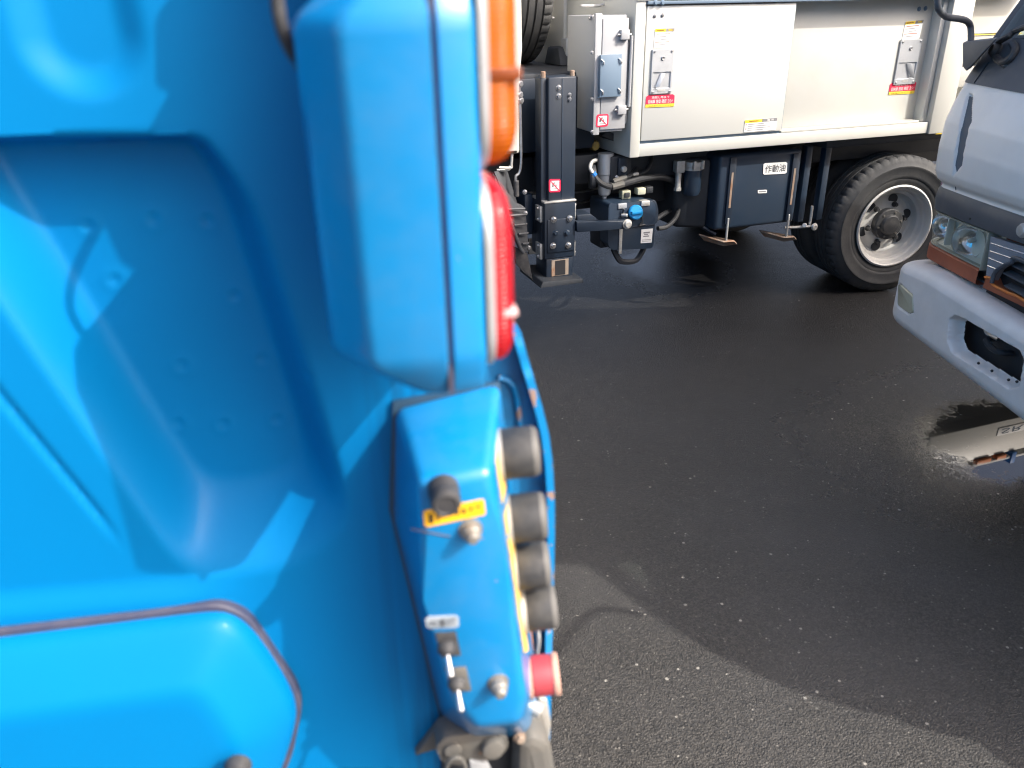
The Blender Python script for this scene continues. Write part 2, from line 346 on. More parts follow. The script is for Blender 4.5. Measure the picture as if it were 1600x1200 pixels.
# ================================================================== ground
def ground_mat():
    M = bpy.data.materials.new('wet_asphalt'); M.use_nodes = True; t = M.node_tree; N = t.nodes; L = t.links.new
    b = N['Principled BSDF']; tc = N.new('ShaderNodeTexCoord'); ob = tc.outputs['Object']
    def noise(s, d=6, r=.6):
        n = N.new('ShaderNodeTexNoise'); n.inputs['Scale'].default_value = s; n.inputs['Detail'].default_value = d; n.inputs['Roughness'].default_value = r; L(ob, n.inputs['Vector']); return n.outputs[0]
    def rng(x, a, c, d=0, e=1):
        r = N.new('ShaderNodeMapRange'); r.interpolation_type = 'SMOOTHSTEP'; L(x, r.inputs[0])
        for i, v in zip((1, 2, 3, 4), (a, c, d, e)): r.inputs[i].default_value = v
        return r.outputs[0]
    def math_(op, x, y=None):
        m = N.new('ShaderNodeMath'); m.operation = op; m.use_clamp = False
        for i, v in enumerate((x, y)):
            if v is None: continue
            if isinstance(v, (int, float)): m.inputs[i].default_value = v
            else: L(v, m.inputs[i])
        return m.outputs[0]
    def mixc(f, a, c):
        x = N.new('ShaderNodeMix'); x.data_type = 'RGBA'
        if isinstance(f, (int, float)): x.inputs[0].default_value = f
        else: L(f, x.inputs[0])
        for i, v in ((6, a), (7, c)):
            if isinstance(v, tuple): x.inputs[i].default_value = (*v, 1)
            else: L(v, x.inputs[i])
        return x.outputs[2]
    # puddle shape: soft ellipse under the cab truck's bumper, plus a small one under the lift truck, broken by noise
    sp = N.new('ShaderNodeSeparateXYZ'); L(ob, sp.inputs[0])
    def ell(cx, cy, rx, ry, ang):
        ca, sa = math.cos(ang), math.sin(ang)
        dx = math_('SUBTRACT', sp.outputs[0], cx); dy = math_('SUBTRACT', sp.outputs[1], cy)
        a = math_('DIVIDE', math_('ADD', math_('MULTIPLY', dx, ca), math_('MULTIPLY', dy, sa)), rx)
        c = math_('DIVIDE', math_('SUBTRACT', math_('MULTIPLY', dy, ca), math_('MULTIPLY', dx, sa)), ry)
        return math_('SQRT', math_('ADD', math_('MULTIPLY', a, a), math_('MULTIPLY', c, c)))
    nb = math_('MULTIPLY', math_('SUBTRACT', noise(3.2), .5), .9)
    nf = math_('MULTIPLY', math_('SUBTRACT', noise(60, 4), .5), .45)
    e1 = math_('ADD', math_('ADD', ell(1.86, 2.52, .5, .38, .25), nb), nf)
    e2 = math_('ADD', math_('ADD', ell(.95, 4.75, .42, .6, 0), nb), nf)
    film = rng(e1, .8, 2.3, 1, 0)
    e3 = math_('ADD', math_('ADD', ell(1.55, 2.24, .36, .3, -.3), nb), nf); film2 = rng(e3, .3, 1.3, 1, 0)
    pud = math_('MAXIMUM', rng(e1, .35, 1.35, 1, 0), math_('MULTIPLY', rng(e2, .5, 1.2, 1, 0), .55))
    wet = rng(math_('ADD', sp.outputs[1], math_('MULTIPLY', noise(1.1, 3), 1.4)), 1.9, 3.3, 0, 1)     # damp further out, drier close by
    v1 = N.new('ShaderNodeTexVoronoi'); v1.inputs['Scale'].default_value = 230; v1.inputs['Randomness'].default_value = 1; L(ob, v1.inputs['Vector'])
    v2 = N.new('ShaderNodeTexVoronoi'); v2.inputs['Scale'].default_value = 62; L(ob, v2.inputs['Vector'])
    sx = N.new('ShaderNodeSeparateColor'); L(v2.outputs['Color'], sx.inputs[0])
    speck = math_('MULTIPLY', math_('LESS_THAN', v2.outputs['Distance'], math_('MULTIPLY', sx.outputs[1], .28)), math_('GREATER_THAN', sx.outputs[0], .93))
    s1 = N.new('ShaderNodeSeparateColor'); L(v1.outputs['Color'], s1.inputs[0])
    base = mixc(rng(s1.outputs[0], .1, 1.1), (.010, .0095, .0085), (.058, .053, .046))
    base = mixc(rng(noise(1.6, 5), .35, .7), base, mixc(.5, base, (.055, .053, .052)))
    dark = mixc(.42, base, (.02, .0195, .019))
    c = mixc(wet, base, dark)
    c = mixc(rng(math_('ADD', sp.outputs[1], math_('MULTIPLY', noise(1.7, 4), 1.2)), 3.5, 4.6, 0, .85), c, (.011, .0105, .0105))  # far ground painted darker, dimming the sunlit patch by the lift truck
    c = mixc(math_('MULTIPLY', speck, .85), c, (.34, .32, .28))
    v3 = N.new('ShaderNodeTexVoronoi'); v3.inputs['Scale'].default_value = 115; L(ob, v3.inputs['Vector'])
    s3 = N.new('ShaderNodeSeparateColor'); L(v3.outputs['Color'], s3.inputs[0])
    speck3 = math_('MULTIPLY', math_('LESS_THAN', v3.outputs['Distance'], math_('MULTIPLY', s3.outputs[1], .36)), math_('GREATER_THAN', s3.outputs[0], .84))
    c = mixc(math_('MULTIPLY', speck3, .6), c, (.2, .19, .165))
    c = mixc(math_('MULTIPLY', pud, .8), c, (.012, .012, .013))
    L(c, b.inputs['Base Color'])
    r0 = N.new('ShaderNodeMix'); L(film, r0.inputs[0]); L(rng(wet, 0, 1, .6, .33), r0.inputs[2]); r0.inputs[3].default_value = .16
    ro = math_('ADD', r0.outputs[0], math_('MULTIPLY', math_('SUBTRACT', noise(9), .5), .16))
    r1 = N.new('ShaderNodeMix'); L(film2, r1.inputs[0]); L(ro, r1.inputs[2]); r1.inputs[3].default_value = .06; ro = r1.outputs[0]
    x = N.new('ShaderNodeMix'); L(pud, x.inputs[0]); L(ro, x.inputs[2]); x.inputs[3].default_value = .012; L(x.outputs[0], b.inputs['Roughness'])
    b.inputs['Specular IOR Level'].default_value = .7
    h = math_('ADD', math_('MULTIPLY', rng(v1.outputs['Distance'], 0, .7, 1, 0), .7), math_('MULTIPLY', noise(330, 3), .45))
    h = math_('ADD', h, math_('MULTIPLY', noise(34, 4), .35))
    bp = N.new('ShaderNodeBump'); bp.inputs['Distance'].default_value = .0036; L(h, bp.inputs['Height'])
    L(math_('MULTIPLY', rng(pud, .1, .8, 1, 0.0), math_('MULTIPLY', rng(film, 0, 1, 1, .5), rng(film2, 0, 1, 1, .6))), bp.inputs['Strength']); L(bp.outputs[0], b.inputs['Normal'])
    return M
g = part('asphalt_ground', grid([-300, -20, -5, -2, 0, 2, 5, 20, 300], [-300, -20, -5, 0, 2, 5, 8, 20, 300], lambda u, v: V(u, v, 0)), ground_mat(), None, 0)
g['kind'] = 'structure'

# ================================================================== blue refuse truck (near, left)
B = Frame((-.10412, .64255), 80)
bt = tag(B.empty('refuse_truck'), 'bright blue refuse truck seen close up at its rear corner, filling the left half', 'truck')
def bline(p, q):   # signed distance function to a line through two pixels on the side panel, positive on the right hand side seen from the front
    a, b = B.at(*p), B.at(*q); dx, dz = b.x-a.x, b.z-a.z; l = math.hypot(dx, dz)
    return lambda x, z: ((z-a.z)*dx-(x-a.x)*dz)/l
pk = [(bline((330, 211), (0, 215)), .014), (bline((548, 790), (372, 225)), .040), (bline((300, 898), (545, 878)), .085), (bline((425, 340), (312, 206)), .026), (bline((455, 908), (565, 790)), .07), (bline((0, 469), (225, 800)), .046)]
gr = bline((0, 618), (195, 855)); gA, gB = B.at(-400, 130), B.at(198, 858)
cr = bline((170, 905), (0, 920))
arc = B.at(520, 1330)
spots = [B.at(*p) for p in [(105, 380), (215, 368), (306, 370), (353, 495), (265, 611), (401, 599), (260, 706), (336, 707), (425, 698), (480, 590), (150, 470)]]
ov = B.at(108, -22)
def smin(vals, k=.22):
    m_ = min(vals); s_ = sum(math.exp(-(v-m_)/k) for v in vals); return m_-k*math.log(s_)
def panel_h(x, z):
    h = 0.
    ds = [f(x, z)/wd for f, wd in pk]
    d = smin(ds, .2)
    h -= .054*smooth(d+.12)
    g_ = gr(x, z)
    if abs(g_) < .012 and gA.x < x < gB.x: h -= .004*math.exp(-(g_/.003)**2)*smooth((gB.x-x)/.02)
    c_ = cr(x, z)
    if x < -.1: h += .008*smooth(c_/.03)*smooth((-.14-x)/.1)
    # pressed slot near the top
    dx = abs(x-ov.x); dz = max(0, ov.z-.03-z); r = math.hypot(dx, dz)
    if z > ov.z-.12: h -= .010*smooth((.047-r)/.028)
    # fender arc
    r = math.hypot((x-arc.x)*1.0, z-arc.z); h -= .010*smooth((.092-r)/.01)
    for s_ in spots:
        q = (x-s_.x)**2+(z-s_.z)**2
        if q < 4e-4: h -= .0016*math.exp(-q/2.2e-5)-.0011*math.exp(-(math.sqrt(q)-.0075)**2/6e-6)
    h += .0012*math.sin(x*9+z*5)*math.sin(z*7-1)
    return h
xs = [-2.3, -1.8, -1.4, -1.1, -.9, -.8, -.72, -.66] + frange(-.62, .06, .0034)
zs = [.55, .6, .65] + frange(.70, 1.56, .0038) + [1.6, 1.66, 1.75, 1.9, 2.1, 2.25]
panel = part('side_panel', grid(xs, zs, lambda x, z: V(x, -panel_h(x, z), z)), BLUE, bt, 60)
part('body_shell', box(-2.32, .05, .062, 1.9, .5, 2.28, .03), BLUE, bt)
part('chassis_rail', box(-5.6, .0, .5, .62, .5, .72, .005), BLACKF, bt)
part('chassis_rail', box(-5.6, .0, 1.3, 1.42, .5, .72, .005), BLACKF, bt)
part('cargo_body', box(-4.2, -2.36, .0, 1.9, .75, 2.28, .04), BLUE, bt)
part('cab', hull8(bmesh.new(), [V(-5.75, .05, .6), V(-4.3, .05, .6), V(-4.3, 1.85, .6), V(-5.75, 1.85, .6)], [V(-5.4, .12, 2.1), V(-4.3, .12, 2.1), V(-4.3, 1.78, 2.1), V(-5.4, 1.78, 2.1)], .06, 3), BLUE, bt)
bw = wheel(bt, T(-1.75, .06, .364), dual=True, detail=False)
for mt in (T(-1.75, 1.84, .364, math.pi), T(-5.0, .06, .364), T(-5.0, 1.84, .364, math.pi)): wheel_copy(bw, mt)

PANELM = BLUE.copy(); PANELM.name = 'blue_paint_side_panel'
t_ = PANELM.node_tree; b_ = t_.nodes['Principled BSDF']; src = b_.inputs['Base Color'].links[0].from_socket
tcn = t_.nodes.new('ShaderNodeTexCoord'); mp = t_.nodes.new('ShaderNodeMapping'); mp.inputs['Scale'].default_value = (70, 70, 3); t_.links.new(tcn.outputs['Object'], mp.inputs[0])
nz = t_.nodes.new('ShaderNodeTexNoise'); nz.inputs['Scale'].default_value = 1; nz.inputs['Detail'].default_value = 5; t_.links.new(mp.outputs[0], nz.inputs['Vector'])
r1_ = t_.nodes.new('ShaderNodeMapRange'); r1_.inputs[1].default_value = .42; r1_.inputs[2].default_value = .75; t_.links.new(nz.outputs[0], r1_.inputs[0])
sx1 = t_.nodes.new('ShaderNodeSeparateXYZ'); t_.links.new(tcn.outputs['Object'], sx1.inputs[0])
r2_ = t_.nodes.new('ShaderNodeMapRange'); r2_.inputs[1].default_value = -.05; r2_.inputs[2].default_value = .03; t_.links.new(sx1.outputs[0], r2_.inputs[0])
mu = t_.nodes.new('ShaderNodeMath'); mu.operation = 'MULTIPLY'; t_.links.new(r1_.outputs[0], mu.inputs[0]); t_.links.new(r2_.outputs[0], mu.inputs[1])
mxx = t_.nodes.new('ShaderNodeMix'); mxx.data_type = 'RGBA'; t_.links.new(mu.outputs[0], mxx.inputs[0]); t_.links.new(src, mxx.inputs[6]); mxx.inputs[7].default_value = (.008, .03, .07, 1)   # oily run-off marks beside the control box
t_.links.new(mxx.outputs[2], b_.inputs['Base Color'])
panel.data.materials[0] = PANELM

# raised cover at the lower left, with its sealant line
cov = quadpx(B, [(-260, 1015), (0, 983), (350, 940), (390, 962), (464, 1070), (473, 1098), (456, 1172), (418, 1264), (380, 1335), (-260, 1375)], -.006)
part('cover_panel', puffc(cov, [(0, -.01), (0, .004), (.0015, .010), (.005, .0165), (.010, .021), (.018, .0265), (.046, .044), (.052, .0468), (.058, .0482), (.066, .0488), (.072, .049)], lambda x, z, h: V(x, -.008-h, z)), BLUE, bt, 40)
cg = rounded(quadpx(B, [(-425, 1028), (0, 978), (347, 937), (389, 957), (464, 1068), (473, 1098), (458, 1172), (420, 1266), (384, 1340), (-425, 1380)], -.006), .013)
part('cover_seal', puff(cg, [(0, -.03), (.0, .002), (.002, .004), (.02, .004)], lambda x, z, h: V(x, -.008-h, z)), SEAM, bt, 40)
p = B.at(372, 1196, -.07); part('rubber_stop', lathe([(.013, 0), (.013, .006), (.010, .012), (.004, .015), (0, .015)], p, (0, -1, .1), 18), RUBBER, bt)

# tail lamp housing
YF = -.18
hl = B.at(480, 300, YF).x; hr = B.at(757, 300, YF).x; hg = B.at(690, 300, YF).x; hb = B.at(690, 630, YF).z; ht = 1.475
ribs = []
zl = [(hb, 1.12), (hb+.002, .98), (hb+.010, .68), (hb+.018, .38), (hb+.025, .14), (hb+.03, .04), (hb+.035, 0)] + [(lerp(hb+.04, ht-.04, i/8), 0) for i in range(1, 9)] + [(ht-.035, 0), (ht-.03, .04), (ht-.025, .14), (ht-.018, .38), (ht-.010, .68), (ht-.002, .98), (ht, 1.12)]
def hring(z, e, lid):
    ix = .034*e; iy = .012*e
    if lid: return [V(hg+.0012, -.001, z), V(hg+.0012, YF+.004+iy, z), V(hg+.003, YF+.001+iy, z), V(hr-.006, YF+.0035+iy, z), V(hr-.002, YF+.006+iy, z), V(hr, YF+.011+iy, z), V(hr, -.001, z)]
    l = hl+ix
    return [V(l+.012, .02, z), V(l+.004, -.09, z), V(l+.001, -.12, z), V(l, -.138+iy*.6, z), V(l+.0015, -.144+iy*.7, z), V(l+.0045, -.1495+iy*.8, z), V(l+.0225, -.1745+iy, z), V(l+.026, -.178+iy, z), V(l+.031, YF+.0003+iy, z), V(hg-.003, YF+iy, z), V(hg-.0012, YF+.003+iy, z), V(hg-.0012, .02, z)]
def hloft(lid):
    bm = bmesh.new(); rg = [[bm.verts.new(p) for p in hring(z, e, lid)] for z, e in zl]
    for a, b in zip(rg, rg[1:]):
        for i in range(len(a)): bm.faces.new((a[i], a[(i+1) % len(a)], b[(i+1) % len(a)], b[i]))
    bm.faces.new(rg[0]); bm.faces.new(rg[-1][::-1]); return bm
hs = part('lamp_housing', hloft(False), BLUE2, bt, 42)
part('housing_lid', hloft(True), BLUE2, hs, 42)
part('housing_gasket', box(hg-.0016, hg+.0016, YF+.0045, -.005, hb+.004, ht-.004, 0), SEAM, hs)
# unseen bracket pieces above the housing, shaped to cast the side panel's jagged shadow
part('shadow_bracket', box(hl+.022, hr-.005, -.08, -.01, ht-.012, 1.85, .012), BLUE2, bt)
part('shadow_bracket_box', hull8(bmesh.new(), [V(hl+.004, -.088, 1.53), V(hl+.03, -.088, 1.515), V(hl+.03, -.06, 1.515), V(hl+.004, -.06, 1.53)], [V(hl+.012, -.088, 1.575), V(hl+.03, -.088, 1.58), V(hl+.03, -.06, 1.58), V(hl+.012, -.06, 1.575)], .004), BLUE2, bt)
part('shadow_bracket_plate', prism([(hl+.026, 1.487), (hl+.036, 1.478), (hl+.046, 1.484), (hl+.05, 1.53), (hl+.018, 1.53)], -.10, -.085, .002), BLUE2, bt)
# lamp lenses on the rear face
def tail_lens(name, py0, py1, px_out, material, pinch=False):
    z1, z0 = B.at(770, py0, -.155).z, B.at(770, py1, -.155).z; xo = B.at(px_out, (py0+py1)/2, -.15).x
    out = rounded([(-.172, z0), (-.072, z0), (-.072, z1), (-.172, z1)], min(.05, (z1-z0)*.3), 8)
    L_ = bpy.data.objects.new(name, None); COL.objects.link(L_); L_.parent = bt; L_.empty_display_size = .02
    part('trim_ring', puff(out, [(-.002, 0), (-.002, .004), (0, .0055), (.006, .0055)], lambda y, z, h: V(hr+.0006+h, y, z)), ALU, L_)
    e = xo-hr-.006
    part('lens', puff(out, [(.001, .0), (.001, e*.35), (.003, e*.6), (.008, e*.82), (.016, e*.95), (.026, e), (.034, e)], lambda y, z, h: V(hr+.006+h, y, z)), material, L_, 60)
    return xo, L_
DKA = mat('amber_divider', (.2, .04, .004), .4); DKR = mat('pale_divider', (.6, .4, .4), .4)
xo_, la_ = tail_lens('amber_lamp', -90, 264, 807, AMBER)
zz = B.at(780, 113, -.155).z; part('lens_joint', box(hr+.004, xo_-.0012, -.172, -.075, zz-.0035, zz+.0035, .001), DKA, la_)
xo_, lr_ = tail_lens('red_lamp', 287, 572, 801, REDL)
zz = B.at(780, 479, -.155).z; part('lens_joint', box(hr+.004, xo_-.0005, -.171, -.075, zz-.0025, zz+.0025, .001), DKR, lr_)
# cable looping into the side of the housing
cp = [(476, 102, -.10), (458, 84, -.112), (443, 52, -.12), (434, 10, -.122), (432, -50, -.12), (442, -120, -.1), (470, -180, -.06), (500, -220, -.01)]
part('cable', tube([B.at(*c_) for c_ in cp], .0042, 12), RUBBER, bt)
part('cable_boot', cyl(B.at(470, 96, -.104), B.at(486, 110, -.096), .0062, 14), RUBBER, bt)

# hopper side plate behind the control box, its worn rim, and the hopper body
he = [(796, 512), (806, 548), (818, 588), (830, 628), (840, 668), (846, 712), (849, 760), (850, 820), (849, 900), (847, 990), (846, 1075), (845, 1130), (842, 1200), (836, 1290)]
hp = quadpx(B, he, .03)
pl = [(p.x, p.z) for p in hp]
part('hopper_side_plate', prism([(B.at(640, 512, .03).x, pl[0][1])] + pl + [(B.at(640, 1290, .03).x, pl[-1][1])], .03, .05, 0), BLUED, bt)
bm = bmesh.new()
for q0, q1 in zip(pl, pl[1:]):
    d_ = Vector((q1[0]-q0[0], q1[1]-q0[1])).normalized(); n_ = Vector((d_.y, -d_.x))*-.0075
    a_ = [V(q0[0], .012, q0[1]), V(q0[0]+n_.x, .012, q0[1]+n_.y), V(q0[0]+n_.x, .05, q0[1]+n_.y), V(q0[0], .05, q0[1])]
    b_ = [V(q1[0], .012, q1[1]), V(q1[0]+n_.x, .012, q1[1]+n_.y), V(q1[0]+n_.x, .05, q1[1]+n_.y), V(q1[0], .05, q1[1])]
    hull8(bm, a_, b_, 0)
bmesh.ops.remove_doubles(bm, verts=bm.verts, dist=.0004)
part('hopper_rim', bm, BLUEW, bt, 40)
part('hopper_body', prism([(-.05, pl[0][1]+.02)] + [(x-.02, z) for x, z in pl] + [(-.05, pl[-1][1]-.1)], .051, 1.86, .01), BLUED, bt)
bm = tube([B.at(779, 590, .027), B.at(795, 596, .027), B.at(806, 615, .027), B.at(812, 660, .027), B.at(818, 720, .027)], .0028, 8); part('weld_bead', bm, BLUEW, bt)

# ------------------------------------------------ control box
YC = -.11
fpx = [(652, 752), (768, 738), (787, 850), (823, 1085), (813, 1130), (742, 1138), (704, 1092), (662, 940)]
bpx = [(616, 634), (782, 592), (808, 800), (842, 1080), (828, 1150), (735, 1158), (688, 1118), (612, 800)]
fr_, ba_ = quadpx(B, fpx, YC), quadpx(B, bpx, -.004)
cb = part('control_box', hull8(bmesh.new(), ba_, fr_, .009, 4), BLUE2, bt, 40)
cen = sum(ba_, V(0, 0, 0))/8
fl = [c_ + (c_-cen).normalized()*(.004 if c_.x < .02 else -.004) for c_ in ba_]
part('box_gasket', slab([V(p.x, -.005, p.z) for p in fl], (0, .008, 0), .001), GLINED, cb)
def cfront(px, py, d=0): p = B.at(px, py, YC); return V(p.x, YC-d, p.z)
p = cfront(692, 762); part('rubber_knob', lathe([(.0125, 0), (.0125, .009), (.0112, .0115), (.0112, .013), (.012, .0155), (.012, .022), (.0108, .025), (.0085, .0258), (.0075, .0247), (0, .0245)], p, (0.0, -1, -.02), 28), RUBBER, cb)
s_ = sticker(cb, quadpx(B, [(661, 798), (756, 779), (759, 803), (664, 823)], YC), 'yellow_label', YELLOW, [(.08, .2, .15, .8, INK), (.2, .3, .25, .7, INK), (.28, .25, .33, .6, INK), (.52, .3, .57, .62, INK), (.62, .32, .68, .6, INK), (.75, .3, .79, .55, INK), (.85, .33, .93, .42, INK)], rnd=.04)
for px_, py_ in ((735, 826), (778, 1066)):
    p = cfront(px_, py_)
    part('cap_nut', lathe([(.010, 0), (.010, .002), (.0078, .0022), (.0078, .009), (.0062, .0105), (.0058, .014), (.004, .0168), (0, .0175)], p, (0, -1, 0), 12), NUTG, cb, 25)
lc = quadpx(B, [(664, 963), (716, 961), (717, 979), (667, 981)], YC)
sticker(cb, lc, 'switch_label', LABELG, (), rnd=.1)
text(cb, '作業灯', bil(lc, .5, .5)+V(0, -.0022, 0), (lc[1]-lc[0]).length*.82, (lc[0]-lc[3]).length*.7, INK)
for (cx, cy) in ((697, 1004), (713, 1059)):
    tw = bpy.data.objects.new('toggle_switch', None); COL.objects.link(tw); tw.parent = bt; tw.empty_display_size = .02
    q = quadpx(B, [(cx-17, cy-17), (cx+15, cy-19), (cx+23, cy+17), (cx-9, cy+18)], YC)
    part('switch_plate', slab([p_+V(0, -.0005, 0) for p_ in q], (0, -.0025, 0), .0006), DUSTY if cy > 1030 else RUBBER, tw)
    c_ = cfront(cx, cy+2)
    part('switch_boot', lathe([(.0085, 0), (.0085, .004), (.007, .006), (.0045, .009), (0, .009)], c_+V(0, -.003, 0), (0, -1, -.25), 16), RUBBER, tw)
    part('toggle_lever', lathe([(.0018, 0), (.0022, .006), (.003, .015), (.0032, .018), (.002, .02), (0, .02)], c_+V(0, -.010, -.002), (.05, -.55, -.85), 12), CHROME, tw)
part('scratch_crease', tube([cfront(642, 826, .0003), cfront(668, 831, .0006), cfront(703, 838, .0003)], .0007, 6), SEAM, cb)
# yellow strips on the rear-facing side
def side_pt(seg, t, f):   # seg 0: f1-f2, seg 1: f2-f3; t along, f from front edge to base
    i = 1+seg; a = fr_[i].lerp(fr_[i+1], t); b = ba_[i].lerp(ba_[i+1], t); return a.lerp(b, f)
def side_n(seg):
    a, b, c_ = fr_[1+seg], fr_[2+seg], ba_[1+seg]; n_ = (b-a).cross(c_-a).normalized(); return n_ if n_.x > 0 else -n_
for seg, t0, t1 in ((0, .12, .6), (0, .74, .98), (1, .02, .72)):
    n_ = side_n(seg)
    part('yellow_strip', slab([side_pt(seg, t0, .2)+n_*.0012, side_pt(seg, t0, .5)+n_*.0012, side_pt(seg, t1, .5)+n_*.0012, side_pt(seg, t1, .2)+n_*.0012], n_*-.001, 0), YWORN, cb)
# push buttons
def button(px, py, r, ln, red=False):
    Bn = bpy.data.objects.new('emergency_button' if red else 'push_button', None); COL.objects.link(Bn); Bn.parent = bt; Bn.empty_display_size = .02
    p = B.at(px, py, -.055); ax = V(.985, -.13, .07)
    part('collar', lathe([(r*1.05, -.012), (r*1.05, .002), (r*.9, .003), (0, .003)], p, ax, 32), STEELP if not red else PINK, Bn)
    if red:
        part('cap', lathe([(r*.93, .002), (r, .004), (r*.98, ln*.75), (r*.96, ln*.8)], p, ax, 36), REDBTN, Bn)
        part('cap_rim', lathe([(r*.96, ln*.78), (r*1.03, ln*.82), (r*1.03, ln*.95), (r*.97, ln), (r*.4, ln*.985), (0, ln*.98)], p, ax, 36), PINK, Bn)
    else:
        part('cap', lathe([(r*.95, .002), (r, .004), (r*1.0, ln*.72), (r*.985, ln*.84)], p, ax, 36), CAPGREY, Bn)
        part('cap_end', lathe([(r*.985, ln*.84), (r*.93, ln*.94), (r*.82, ln), (r*.4, ln*1.02), (0, ln*1.025)], p, ax, 36), CAPEND, Bn)
for a_ in ((781, 710, .0225, .034), (795, 811, .0222, .034), (804, 886, .0222, .033), (818, 952, .0215, .032)): button(*a_)
button(827, 1057, .0205, .030, True)
# ------------------------------------------------ linkage under the box
Y0 = -.045
part('gusset_plate', slab(quadpx(B, [(708, 1106), (738, 1140), (732, 1152), (683, 1170), (648, 1182)], -.012), (0, .012, 0), .002), DUSTY, bt)
arm = rounded(quadpx(B, [(680, 1168), (696, 1152), (746, 1145), (786, 1147), (796, 1162), (786, 1180), (736, 1196), (692, 1194)], Y0), .006)
part('hinge_arm', prism([tuple(p_) for p_ in arm], Y0, Y0+.03, .002), DUSTY, bt)
p = B.at(769, 1163, Y0); part('pivot_pin', lathe([(.0125, -.001), (.0125, .006), (.011, .010), (.008, .011), (0, .011)], p, (0, -1, .15), 22), DUSTY, bt)
p = B.at(707, 1170, Y0); part('pivot_pin', lathe([(.009, -.001), (.009, .003), (.008, .004), (0, .004)], p, (0, -1, .1), 22), DUSTY, bt)
part('lever_fork', slab(quadpx(B, [(690, 1190), (735, 1186), (800, 1150), (812, 1200), (790, 1290), (690, 1290)], -.01), (0, .03, 0), .004), BLACKF, bt)
part('bent_strip', tube([B.at(694, 1212, -.056), B.at(702, 1190, -.058), B.at(716, 1184, -.058), B.at(726, 1196, -.056), B.at(728, 1225, -.05)], .0024, 8), DUSTY, bt)
part('chute_strip', slab(quadpx(B, [(734, 1190), (762, 1193), (786, 1240), (740, 1240)], -.05), (0, .005, 0), .001), ALU, bt)
col = rounded(quadpx(B, [(806, 1150), (832, 1138), (858, 1150), (868, 1210), (872, 1330), (800, 1330)], -.03), .012)
part('bumper_post', puff(col, [(0, -.04), (0, 0), (.004, .008), (.010, .011), (.013, .0115)], lambda x, z, h: V(x, -.03-h, z)), DUSTY, bt)
part('bolt_stub', cyl(B.at(824, 1100, -.02), B.at(846, 1112, -.028), .008, 16), STEELP, bt)
bolt(bt, B.at(812, 1152, -.04), (.1, -1, .1), .005, .006, RUSTY)
part('wear_plate', slab(quadpx(B, [(842, 1092), (855, 1094), (861, 1130), (858, 1160), (846, 1158)], .008), (0, .02, 0), .001), STEELP, bt)
part('brown_wire', tube([B.at(826, 975, -.0), B.at(829, 1000, -.002), B.at(831, 1030, 0)], .0022, 8), BROWN, bt)
part('grey_wire', tube([B.at(838, 970, .004), B.at(842, 1000, .0), B.at(838, 1030, .004)], .002, 8), STEELP, bt)
part('lower_body', box(-2.3, .04, .08, 1.85, .5, .72, .02), BLACKF, bt)

# ================================================================== white lift truck across the back
W = Frame((2.066, 4.173), 71)
wt = tag(W.empty('lift_truck'), 'white utility lift truck with cream lockers and dark outrigger, parked across the back', 'truck')
YB = -.02                                   # outer face of the locker body
zb, zt = .839, 1.452
xl = W.at(985, 200, YB).x; xr = W.at(1447, 215, YB).x; xc = W.at(1478, 215, YB).x
part('body_core', box(xl+.012, .55, .13, 1.9, .87, zt-.004, .004), WHITEB, wt)
xp = W.at(1001, 200, YB).x
part('bottom_rail', box(xl+.003, xr, YB, .3, zb, .893, .004), WHITEB, wt)
part('corner_post', box(xl, xp, YB-.003, 1.9, zb-.002, zt+.03, .006), WHITEB, wt)
part('column', box(xr, xc, YB-.012, .3, zb-.004, zt+.03, .005), WHITEB, wt)
part('top_rail', box(xl, .56, YB-.012, .3, zt+.012, zt+.07, .006), WHITEB, wt)
part('drip_strip', box(xp, xr, YB-.014, YB+.04, zt-.001, zt+.011, .002), GREYBL, wt)
part('top_deck', box(xl-.002, .56, .31, 1.92, zt+.02, zt+.06, .006), WHITEB, wt)
# sliding doors
xd = W.at(1232, 110, YB).x
dl = part('sliding_door', box(xp+.004, xd, YB-.001, YB+.03, .906, zt-.006, .003), WHITED, wt)
part('door_gap', box(xp+.002, xd-.003, YB+.012, YB+.028, .8925, .9065, 0), GREYBL, wt)
YD = .058
part('door_edge_seal', box(xd+.0005, xd+.004, YB+.004, YB+.03, .908, zt-.008, 0), GREYBL, wt)
WHITER = mat('cream_door_paint', (.55, .55, .515), .38, coat=.25, var=.03, vscale=3, dirt=(.45, .42, .34), dirt_amt=.25, dscale=6, chips=(.3, .28, .24), chip_t=.79, chip_scale=16)
dr = part('sliding_door', box(xd-.05, xr+.0, YD, YD+.03, .9, zt+.005, .003), WHITER, wt)
part('door_sill', box(xd+.003, xr-.06, YB+.004, YD-.001, .894, .9035, .002), WHITEB, wt)
part('door_edge', box(xr-.03, xr-.002, YB+.02, YD+.03, .895, zt+.01, .003), WHITED, wt)
